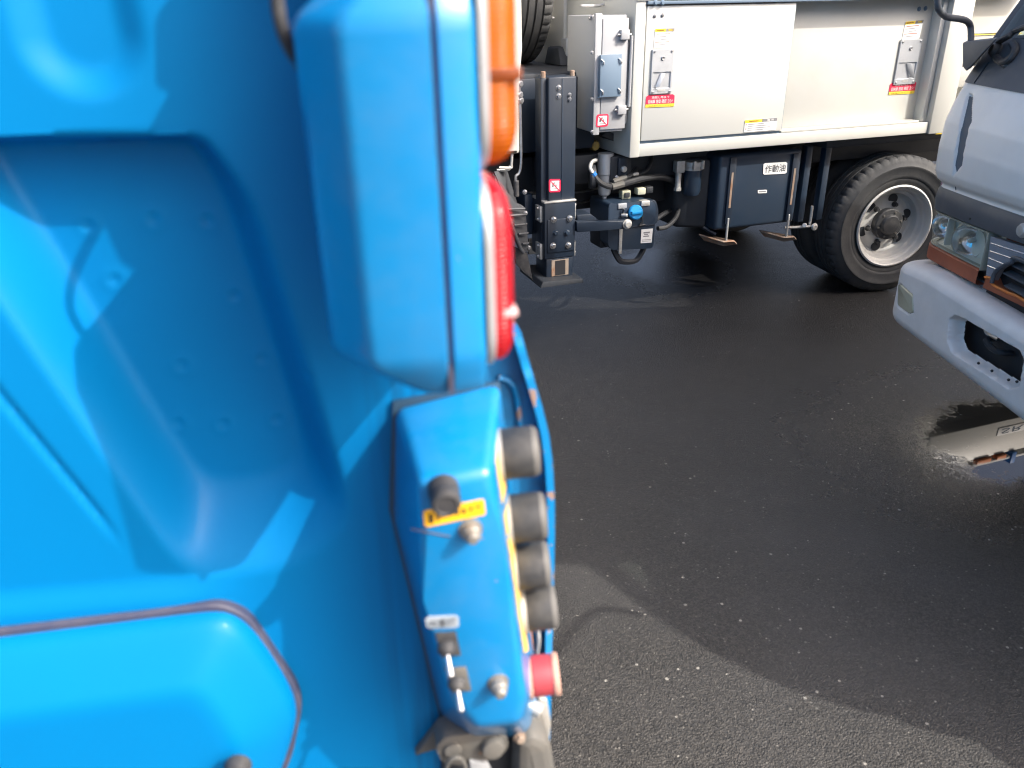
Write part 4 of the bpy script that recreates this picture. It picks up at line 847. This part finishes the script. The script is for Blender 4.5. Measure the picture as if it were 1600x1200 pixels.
# ================================================================== white cab-over truck at the right (front faces left)
C = Frame((1.5, 2.5), 179)
ct = tag(C.empty('delivery_truck'), 'white cab-over truck at the right edge with dull white bumper and orange strip', 'truck')
XL, XR, RC, BOW = -.55, 1.68, .15, .045
def bow(x): return BOW*((min(max(x, XL+RC), XR-RC)-.46)/.86)**2
YCAB = [(.5, .06), (.63, .055), (.76, .045), (.80, .045), (.855, .045), (.862, .052), (.872, .04), (.885, .022), (.91, .01), (.98, .006), (1.06, .012), (1.12, .03), (1.2, .062), (1.3, .11), (1.45, .19), (1.85, .43), (1.95, .56)]
def plan(step=.02, x_to=None, inset=0.):
    """plan outline from the left flank round the front to the right flank: (x, extra depth, normal-x, normal-y)"""
    P = []
    for y in (1.6, 1.2, .8, .5, .3): P.append((XL, y, -1., 0.))
    for k in range(13):
        a = math.pi/2*k/12; P.append((XL+RC-RC*math.cos(a), RC-RC*math.sin(a), -math.cos(a), -math.sin(a)))
    for x in frange(XL+RC+step, XR-RC-step, step): P.append((x, 0, 0., -1.))
    for k in range(13):
        a = math.pi/2*(1-k/12); P.append((XR-RC+RC*math.cos(a), RC-RC*math.sin(a), math.cos(a), -math.sin(a)))
    for y in (.3, .5, .8, 1.2, 1.6): P.append((XR, y, 1., 0.))
    return [p for p in P if x_to is None or p[0] <= x_to]
def con(px, py, dy=0., yc=None):
    x, z = -.2, .9
    for _ in range(25):
        y = (interp(z, YCAB) if yc is None else yc)+bow(x)+dy; p = C.at(px, py, y); x = lerp(x, p.x, .7); z = lerp(z, p.z, .7)
    return V(x, y, z)
def zline(a, b, dy=0., yc=None):
    p, q = con(*a, dy, yc), con(*b, dy, yc); k = (q.z-p.z)/(q.x-p.x)
    return lambda x: p.z+k*(min(max(x, -.5), .6)-p.x)
Z_CREASE = zline((1492, 289), (1600, 325)); Z_BT = zline((1494, 299), (1600, 336)); Z_HT = zline((1490, 340), (1600, 382)); Z_HB = zline((1470, 388), (1541, 424), 0, .055); Z_OB = zline((1454, 405), (1538, 449), 0, .06)
def strip(name, material, zlo, zhi, dep, x_from=-9, x_to=9, prof=None, step=.02, parent=None, sharp=40):
    """band swept round the front: prof = [(height fraction, outward offset)]"""
    P = [p for p in plan(step) if x_from <= p[0] <= x_to]
    prof = prof or [(0, -.03), (0, 0), (1, 0), (1, -.03)]
    def fn(p, t):
        f, o = t; x = p[0]; z = lerp(zlo(x), zhi(x), f)
        return V(x+p[2]*o, dep+bow(x)+p[1]+p[3]*o, z)
    return part(name, grid(P, prof, fn), material, parent or ct, sharp)
# white shell: lip, crease, front face up to the black garnish
slot = [con(*p) for p in [(1513, 146), (1519, 150), (1517, 190), (1503, 257), (1492, 276), (1490, 262), (1499, 205)]]
def inpoly(x, z, poly):
    r = False; n = len(poly)
    for i in range(n):
        a, b = poly[i], poly[i-1]
        if (a.z > z) != (b.z > z) and x < (b.x-a.x)*(z-a.z)/(b.z-a.z)+a.x: r = not r
    return r
def pdist(x, z, poly):
    d = 9e9; n = len(poly)
    for i in range(n):
        a, b = poly[i], poly[i-1]; ux, uz = b.x-a.x, b.z-a.z; t = max(0, min(1, ((x-a.x)*ux+(z-a.z)*uz)/(ux*ux+uz*uz))); d = min(d, math.hypot(x-a.x-ux*t, z-a.z-uz*t))
    return d if inpoly(x, z, poly) else -d
zc0 = Z_CREASE(-.2); zs_ = lambda x: Z_BT(x)-.858     # tilt of the bands against the level table
P = plan(.006)
vs = frange(.80, 1.19, .0065)
seamx = [(C_.z, C_.x) for C_ in (con(1494, 297), con(1491, 274))]
def shell(p, z0):
    x = p[0]; z = z0+zs_(x)*smooth((1.05-z0)/.2); dep = interp(z0, YCAB)
    if -.4 < x < -.1:
        dep += .012*smooth((pdist(x, z, slot)+.003)/.008)
    return V(x, dep+bow(x)+p[1], z)
part('cab_shell', grid(P, vs, shell), CABW, ct, 50)
sc_ = sum(slot, V(0, 0, 0))/len(slot)
part('slot_shade_plate', slab([p.lerp(sc_, .06)+V(0, .004, 0) for p in slot], (0, .006, 0), 0), GLINED, ct)  # dark plate in the shallow slot, painted for the shade of a deep gap
sx_ = slot[4].x; part('panel_seam', tube([slot[4]+V(0, -.001, 0), con(1494, 297)+V(0, -.001, 0)], .0016, 6, 2), GLINED, ct)
# upper cab: garnish, pillars, windscreen, roof
def ring(zlo, zhi, n, off=0., P=None):
    P = P or plan(.03); return grid(P, frange(zlo, zhi, (zhi-zlo)/n), lambda p, z: V(p[0]-p[2]*0+p[2]*off+(.10*max(0, z-1.2))*(-p[2]), interp(z, YCAB)+bow(p[0])+p[1]+p[3]*off, z))
part('black_garnish', ring(1.186, 1.33, 6, .004), FADED, ct)
part('windscreen', ring(1.33, 1.84, 8, -.006, [p for p in plan(.03) if -.44 < p[0] < XR-.11]), GLASS, ct)
part('cab_rear', ring(1.33, 1.95, 8, 0, [p for p in plan(.03) if p[1] > .3 and p[0] < 0]), CABW, ct); part('cab_rear', ring(1.33, 1.95, 8, 0, [p for p in plan(.03) if p[1] > .3 and p[0] > 0]), CABW, ct)
part('roof', box(XL+.06, XR-.06, .44, 1.6, 1.84, 1.95, .04), CABW, ct); part('rear_wall', box(XL+.01, XR-.01, 1.58, 1.62, .6, 1.9, .01), CABW, ct)
part('dashboard', box(XL+.08, XR-.08, .3, .7, 1.05, 1.25, .03), FADED, ct)
for s, x0 in ((-1, XL+.09), (1, XR-.09)):
    pts = [V(x0-s*.0+ (-s)*.05*(z-1.3), interp(z, YCAB)+bow(x0)+.045, z) for z in (1.3, 1.45, 1.6, 1.75, 1.86)]
    part('pillar', tube(pts, .032, 10, 3), FADED, ct)
part('seat', box(.8, 1.25, .8, 1.3, .9, 1.55, .06), FADED, ct); part('seat', box(-.3, .15, .8, 1.3, .9, 1.55, .06), FADED, ct)
# grey band, headlight, strips
strip('bumper_band', FADED, Z_HT, lambda x: Z_BT(x)-.004, .046, prof=[(0, -.03), (0, 0), (.06, .008), (.5, .012), (.9, .008), (1, 0), (1, -.03)])
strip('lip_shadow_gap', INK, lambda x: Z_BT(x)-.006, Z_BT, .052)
p = con(1515, 342, -.012, .046); part('clip_hole', cyl(p+V(0, .002, 0), p+V(0, -.001, 0), .004, 8), INK, ct)
part('horn_button', lathe([(.022, 0), (.022, .008), (.016, .016), (0, .018)], con(1601, 360, -.012, .046), (0, -1, 0), 18), STEELP, ct)
a = con(1458, 296, 0, .046); part('side_marker', slab([V(XL+.03, .13, a.z-.03), V(XL+.03, .13, a.z+.025), V(XL-.012, .19, a.z+.02), V(XL-.02, .19, a.z-.035)], (.05, .09, 0), .006), MARKR, ct)
xh = con(1549, 366, 0, .05).x
hdl = bpy.data.objects.new('headlight', None); COL.objects.link(hdl); hdl.parent = ct; hdl.empty_display_size = .05
strip('lamp_bowl', mat('lamp_interior', (.8, .82, .76), .4, 0), Z_HB, Z_HT, .06, x_to=xh, prof=[(.0, -.005), (.03, -.05), (.5, -.06), (.97, -.05), (1, -.005)], parent=hdl)
strip('lamp_lens', LENSC, Z_HB, Z_HT, .05, x_to=xh, prof=[(0.02, -.012), (.05, -.002), (.5, .003), (.95, -.002), (.985, -.012)], parent=hdl)
strip('lamp_bezel', mat('aged_lens_rim', (.36, .36, .29), .4), lambda x: Z_HT(x)-.008, lambda x: Z_HT(x)-.003, .047, x_to=xh, prof=[(0, -.02), (0, 0), (1, 0), (1, -.02)], parent=hdl)
strip('lamp_bezel', mat('aged_lens_rim', (.36, .36, .29), .4), lambda x: Z_HB(x)+.001, lambda x: Z_HB(x)+.005, .05, x_to=xh, prof=[(0, -.02), (0, 0), (1, 0), (1, -.02)], parent=hdl)
part('lamp_bezel', box(xh-.004, xh+.002, .04+bow(xh), .1, Z_HB(xh), Z_HT(xh)-.002, .001), MATS['aged_lens_rim'], hdl)
c0 = con(1513, 377, .036, .05); rf = .06
part('reflector', lathe([(rf, 0), (rf*.97, .006), (rf*.8, .022), (rf*.5, .036), (rf*.2, .042), (0, .043)], c0, (-.5, .85, 0), 32), CHROME, hdl)
part('reflector_ring', lathe([(rf, .002), (rf*1.04, -.002), (rf*1.0, -.004), (rf*.97, .0)], c0, (-.5, .85, 0), 32), STEELP, hdl)
part('bulb', lathe([(.009, .04), (.009, .012), (.006, .005), (0, .003)], c0, (-.5, .85, 0), 14), LABELW, hdl)
c1 = con(1472, 352, .035, .05)
part('reflector', lathe([(.046, 0), (.045, .006), (.036, .022), (.02, .034), (0, .038)], c1, (-.3, .95, 0), 32), CHROME, hdl)
part('bulb', lathe([(.008, .034), (.008, .01), (.005, .005), (0, .003)], c1, (-.3, .95, 0), 14), LABELW, hdl)
part('lamp_divider', box((c0.x+c1.x)/2-.003, (c0.x+c1.x)/2+.003, .09, .115, Z_HB(-.2)+.01, Z_HT(-.2)-.012, .001), MATS['lamp_interior'], hdl)
strip('orange_strip', ORANGE, Z_OB, lambda x: Z_HB(x)-.002, .052, x_to=xh, prof=[(0, -.03), (0, 0), (.08, .006), (.92, .006), (1, 0), (1, -.03)])
# the other headlight, beyond the picture's edge
hd2 = bpy.data.objects.new('headlight', None); COL.objects.link(hd2); hd2.parent = ct; hd2.empty_display_size = .05
xq = XL+XR-xh
strip('lamp_bowl', MATS['lamp_interior'], Z_HB, Z_HT, .06, x_from=xq, prof=[(.0, -.005), (.03, -.05), (.5, -.06), (.97, -.05), (1, -.005)], parent=hd2)
strip('lamp_lens', LENSC, Z_HB, Z_HT, .05, x_from=xq, prof=[(0.02, -.012), (.05, -.002), (.5, .003), (.95, -.002), (.985, -.012)], parent=hd2)
for dx in (.14, .3): part('reflector', lathe([(.05, 0), (.048, .006), (.04, .02), (.02, .034), (0, .038)], V(xq+dx, .085+bow(xq+dx), (Z_HB(.6)+Z_HT(.6))/2), (.2, 1, 0), 28), CHROME, hd2)
strip('orange_strip', ORANGE, Z_OB, lambda x: Z_HB(x)-.002, .052, x_from=xq, prof=[(0, -.03), (0, 0), (.08, .006), (.92, .006), (1, 0), (1, -.03)])
# silver grille panel, grille mouth and lower orange surround
yg = .05+bow(.1)
gp = [con(1551, 369, 0, .05), con(1600, 386, 0, .05), V(XR-.42, yg, con(1600, 386, 0, .05).z), V(XR-.42, yg, .62), V(.75, yg, .705), V(.4, yg, .715), con(1600, 408, 0, .05), con(1578, 409, 0, .05), con(1561, 421, 0, .05), con(1552, 438, 0, .05), con(1543, 431, 0, .05)]
part('grille_panel', slab([V(p.x, yg, p.z) for p in gp], (0, .02, 0), 0), SILVER, ct)
for a, b in (((1552, 380), (1600, 397)), ((1550, 392), (1588, 406)), ((1548, 403), (1570, 413)), ((1546, 415), (1560, 421))):
    p, q = con(*a, 0, .05), con(*b, 0, .05); part('trim_line', tube([V(p.x, yg-.001, p.z), V(q.x, yg-.001, q.z)], .0014, 6, 1), CHROME, ct)
part('grille_surround', tube([V(p.x, yg-.004, p.z) for p in (con(1553, 442, 0, .05), con(1557, 428, 0, .05), con(1566, 418, 0, .05), con(1582, 410.5, 0, .05), con(1602, 409, 0, .05), V(.7, 0, .71))], .007, 8), FADED, ct)
part('grille_mouth', box(xh+.01, XR-.42, yg+.03, yg+.04, .55, .74, 0), INK, ct)
for k in range(3): part('grille_slat', hull8(bmesh.new(), [V(xh+.09+.02*k, yg+.004, .692-.035*k), V(XR-.42, yg+.004, .692-.035*k), V(XR-.42, yg+.028, .70-.035*k), V(xh+.09+.02*k, yg+.028, .70-.035*k)], [V(xh+.09+.02*k, yg+.004, .697-.035*k), V(XR-.42, yg+.004, .697-.035*k), V(XR-.42, yg+.028, .705-.035*k), V(xh+.09+.02*k, yg+.028, .705-.035*k)], .001), FADED, ct)
oe = [con(*p, -.004, .05) for p in ((1541, 433), (1549, 435), (1552, 445), (1575, 458), (1602, 473))] + [V(.7, yg, .585)]
ol = [con(*p, 0, .05) for p in ((1538, 449), (1565, 463), (1602, 482))] + [V(.7, yg, .57)]
part('orange_surround', slab([V(p.x, yg, p.z) for p in oe+ol[::-1]], (0, .03, 0), 0), ORANGE, ct)
part('orange_edge', tube([V(p.x, yg-.002, p.z) for p in oe], .0045, 8, 3), ORANGEB, ct)
strip('orange_corner', ORANGE, lambda x: Z_OB(x)-.0, lambda x: Z_OB(x)+.002, .052, x_to=xh)
# steelwork visible over the bumper
sm = mat('steel_grey_paint', (.13, .15, .18), .5, dirt=(.2, .17, .15), dirt_amt=.4, dscale=12)
part('inner_beam', box(-.42, 1.3, .13, .18, .50, .6, .006), sm, ct)
part('inner_bracket', box(-.38, -.2, .105, .112, .53, .62, .003), sm, ct); part('inner_bracket', box(-.16, -.05, .10, .107, .5, .585, .003), sm, ct); part('inner_bracket', box(-.02, .03, .09, .097, .48, .575, .003), sm, ct)
for x, z in ((-.34, .58), (-.27, .56), (-.22, .60), (-.12, .55), (-.08, .53)): part('hole', cyl((x, .104 if x < -.18 else .0985, z), (x, .108 if x < -.18 else .102, z), .006, 10), INK, ct)
part('horn', lathe([(.01, .05), (.016, .02), (.03, 0), (.027, -.002), (0, .006)], V(-.29, .10, .545), (.2, 1, 0), 20), DUSTY, ct)
part('radiator', box(-.1, 1.1, .25, .3, .45, .85, .01), BLACKF, ct)
# bumper
opn = [C.at(*p, 0) for p in [(1484, 500), (1492, 494), (1501, 497), (1592, 549), (1598, 562), (1591, 602), (1576, 606), (1488, 550), (1481, 532)]]
fog = [C.at(*p, 0.01) for p in [(1402, 443), (1411, 444), (1430, 461), (1431, 488), (1423, 491), (1405, 478)]]
xmir = XL+XR
BP = [(.10, .562), (.07, .563), (.05, .5625), (.035, .561), (.022, .557), (.012, .55), (.005, .541), (.001, .53)] + [(0, .53-.0036*k) for k in range(1, 53)] + [(.001, .337), (.004, .327), (.009, .317), (.016, .309), (.026, .302), (.04, .298), (.07, .296)]
BUMP_B = -.045
def bump_pt(p, t):
    y, z = t; x = p[0]; nx, ny = p[2], p[3]; dz = 0
    z = z - .10*max(0, -.25-x)*max(0, (z-.36)/.2)*1.0
    e = 0
    xx = x if x < .46 else xmir-x
    if -.52 < xx < .5 and .35 < z < .555:
        if z < .55:
            d = pdist(xx, z, opn); e = .05*smooth((d+.005)/.012)
            if xx < -.2: d = pdist(xx, z, fog); e = max(e, .012*smooth((d+.003)/.006))
    return V(x-nx*(y+e), p[1]-ny*(y+e) if ny else p[1], z)
PB = [p for p in plan(.004) if p[1] < .16]
bv, bf = grid(PB, BP, bump_pt); hole = [False]*len(bv)
for i_, (t_, p_) in enumerate((t, p) for t in BP for p in PB):
    xx = p_[0] if p_[0] < .46 else xmir-p_[0]
    if -.3 < xx and .37 < t_[1] < .55 and pdist(xx, t_[1], opn) > .0065: hole[i_] = True
part('bumper', (bv, [f for f in bf if not all(hole[k] for k in f)]), BUMPW, ct, 50)
def bsurf(x): d = max(0, -.40-x, x-(XR-RC)); return RC-math.sqrt(max(1e-6, RC*RC-d*d))
cfo = sum(fog, V(0, 0, 0))/6
for s in (0, 1):
    fo = rounded([(p.x, p.z) for p in fog], .014)
    if s: fo = [Vector((xmir-p.x, p.y)) for p in fo]
    part('fog_lamp_seal', puff(fo, [(-.003, 0), (-.003, .0035), (.004, .0035)], lambda x, z, h: V(x, .013-h+bsurf(x), z)), INK, ct)
    part('fog_lamp', puff(fo, [(.001, 0), (.002, .007), (.006, .011), (.012, .0115)], lambda x, z, h: V(x, .012-h+bsurf(x), z)), FOGL, ct)
part('bumper_backing', box(-.35, 1.25, .092, .096, .33, .53, 0), BLACKF, ct)
part('tow_eye', tube([V(.08, .085, .44), V(.09, .05, .44), V(.13, .045, .43), V(.17, .05, .43), V(.18, .085, .43)], .010, 8), BLACKF, ct)
part('inner_pipe', tube([V(.02, .08, .475), V(.07, .06, .46), V(.12, .07, .455)], .009, 8), STEEL, ct)
for p in ((1529, 567), (1550, 579), (1576, 593), (1589, 596)):
    q = C.at(*p, .012); part('bolt_hole', cyl(q+V(0, -.002, .001), q+V(0, .002, -.003), .0045, 8), INK, ct)
# mirror stay, mirror foot, wiper
mf = [con(*p, -.02) for p in ((1504, 68), (1506, 104), (1512, 112), (1546, 66), (1530, 62))]
part('mirror_foot', hull8(bmesh.new(), [C.at(1504, 66, .075), C.at(1504, 104, .075), C.at(1510, 112, .08), C.at(1558, 60, .05)], [C.at(1508, 64, .14), C.at(1510, 100, .14), C.at(1516, 108, .14), C.at(1560, 58, .12)], .006), FADED, ct)
ms = [(1517, 66, .10), (1517, 50, .10), (1515, 38, .09), (1506, 31, .05), (1482, 27, -.03), (1474, 23, -.06), (1467, 15, -.12), (1465, 5, -.14), (1466, -30, -.15), (1468, -90, -.15)]
part('mirror_stay', tube([C.at(*p) for p in ms], .0105, 12, 5), FADED, ct)
mh = C.at(1468, -80, -.15)
part('mirror', box(mh.x-.1, mh.x+.08, -.2, -.12, mh.z-.02, mh.z+.3, .025), FADED, ct)
part('mirror_stay', tube([V(xmir+.40, .1, 1.3), V(xmir+.42, .08, 1.38), V(xmir+.5, .02, 1.40), V(xmir+.62, -.05, 1.42), V(xmir+.64, -.06, 1.6)], .0105, 12, 5), FADED, ct)
part('mirror', box(xmir+.56, xmir+.74, -.1, -.03, 1.55, 1.85, .025), FADED, ct)
wp = con(1562, 84, -.01)
wi = part('wiper', tube([con(1560, 66, -.02), con(1575, 57, -.028), con(1603, 42, -.03), V(.35, .04, 1.45)], .010, 8), RUBBER, ct)
part('wiper_pivot', lathe([(.022, 0), (.024, .012), (.016, .026), (0, .028)], con(1560, 80, -.002), (-.2, -1, .3), 18), RUBBER, wi)
part('wiper_link', tube([con(1556, 90, -.008), con(1566, 97, -.012), con(1578, 92, -.012), con(1586, 78, -.014), con(1582, 68, -.014)], .012, 10), RUBBER, wi)
part('washer_nozzle', lathe([(.012, 0), (.012, .006), (.006, .012), (0, .012)], con(1573, 102, 0), (0, -1, .2), 14), RUBBER, ct)
gl = [con(1545, 97, -.006), con(1530, 118, -.006), con(1522, 130, -.004)]; part('panel_gap', tube(gl, .0022, 6, 3), INK, ct)
# running gear and load body
for y0 in (.35, 1.0): part('chassis_rail', box(y0, y0+.08, .3, 5.2, .5, .68, .006), BLACKF, ct)
part('load_body', box(XL-.12, XR+.02, 1.75, 5.4, .85, 2.28, .02), CABW, ct)
part('underfloor', box(XL+.25, XR-.25, .3, 1.6, .56, .62, .01), BLACKF, ct)
cw = wheel(ct, T(XL+.03, .98+.14, .364, -math.pi/2), detail=False)
for mt in (T(XR-.03, 1.12, .364, math.pi/2), T(XL+.03, 4.2, .364, -math.pi/2), T(XR-.03, 4.2, .364, math.pi/2)): wheel_copy(cw, mt)
part('axle', cyl((XL+.2, 1.12, .33), (XR-.2, 1.12, .33), .06, 14), BLACKF, ct)
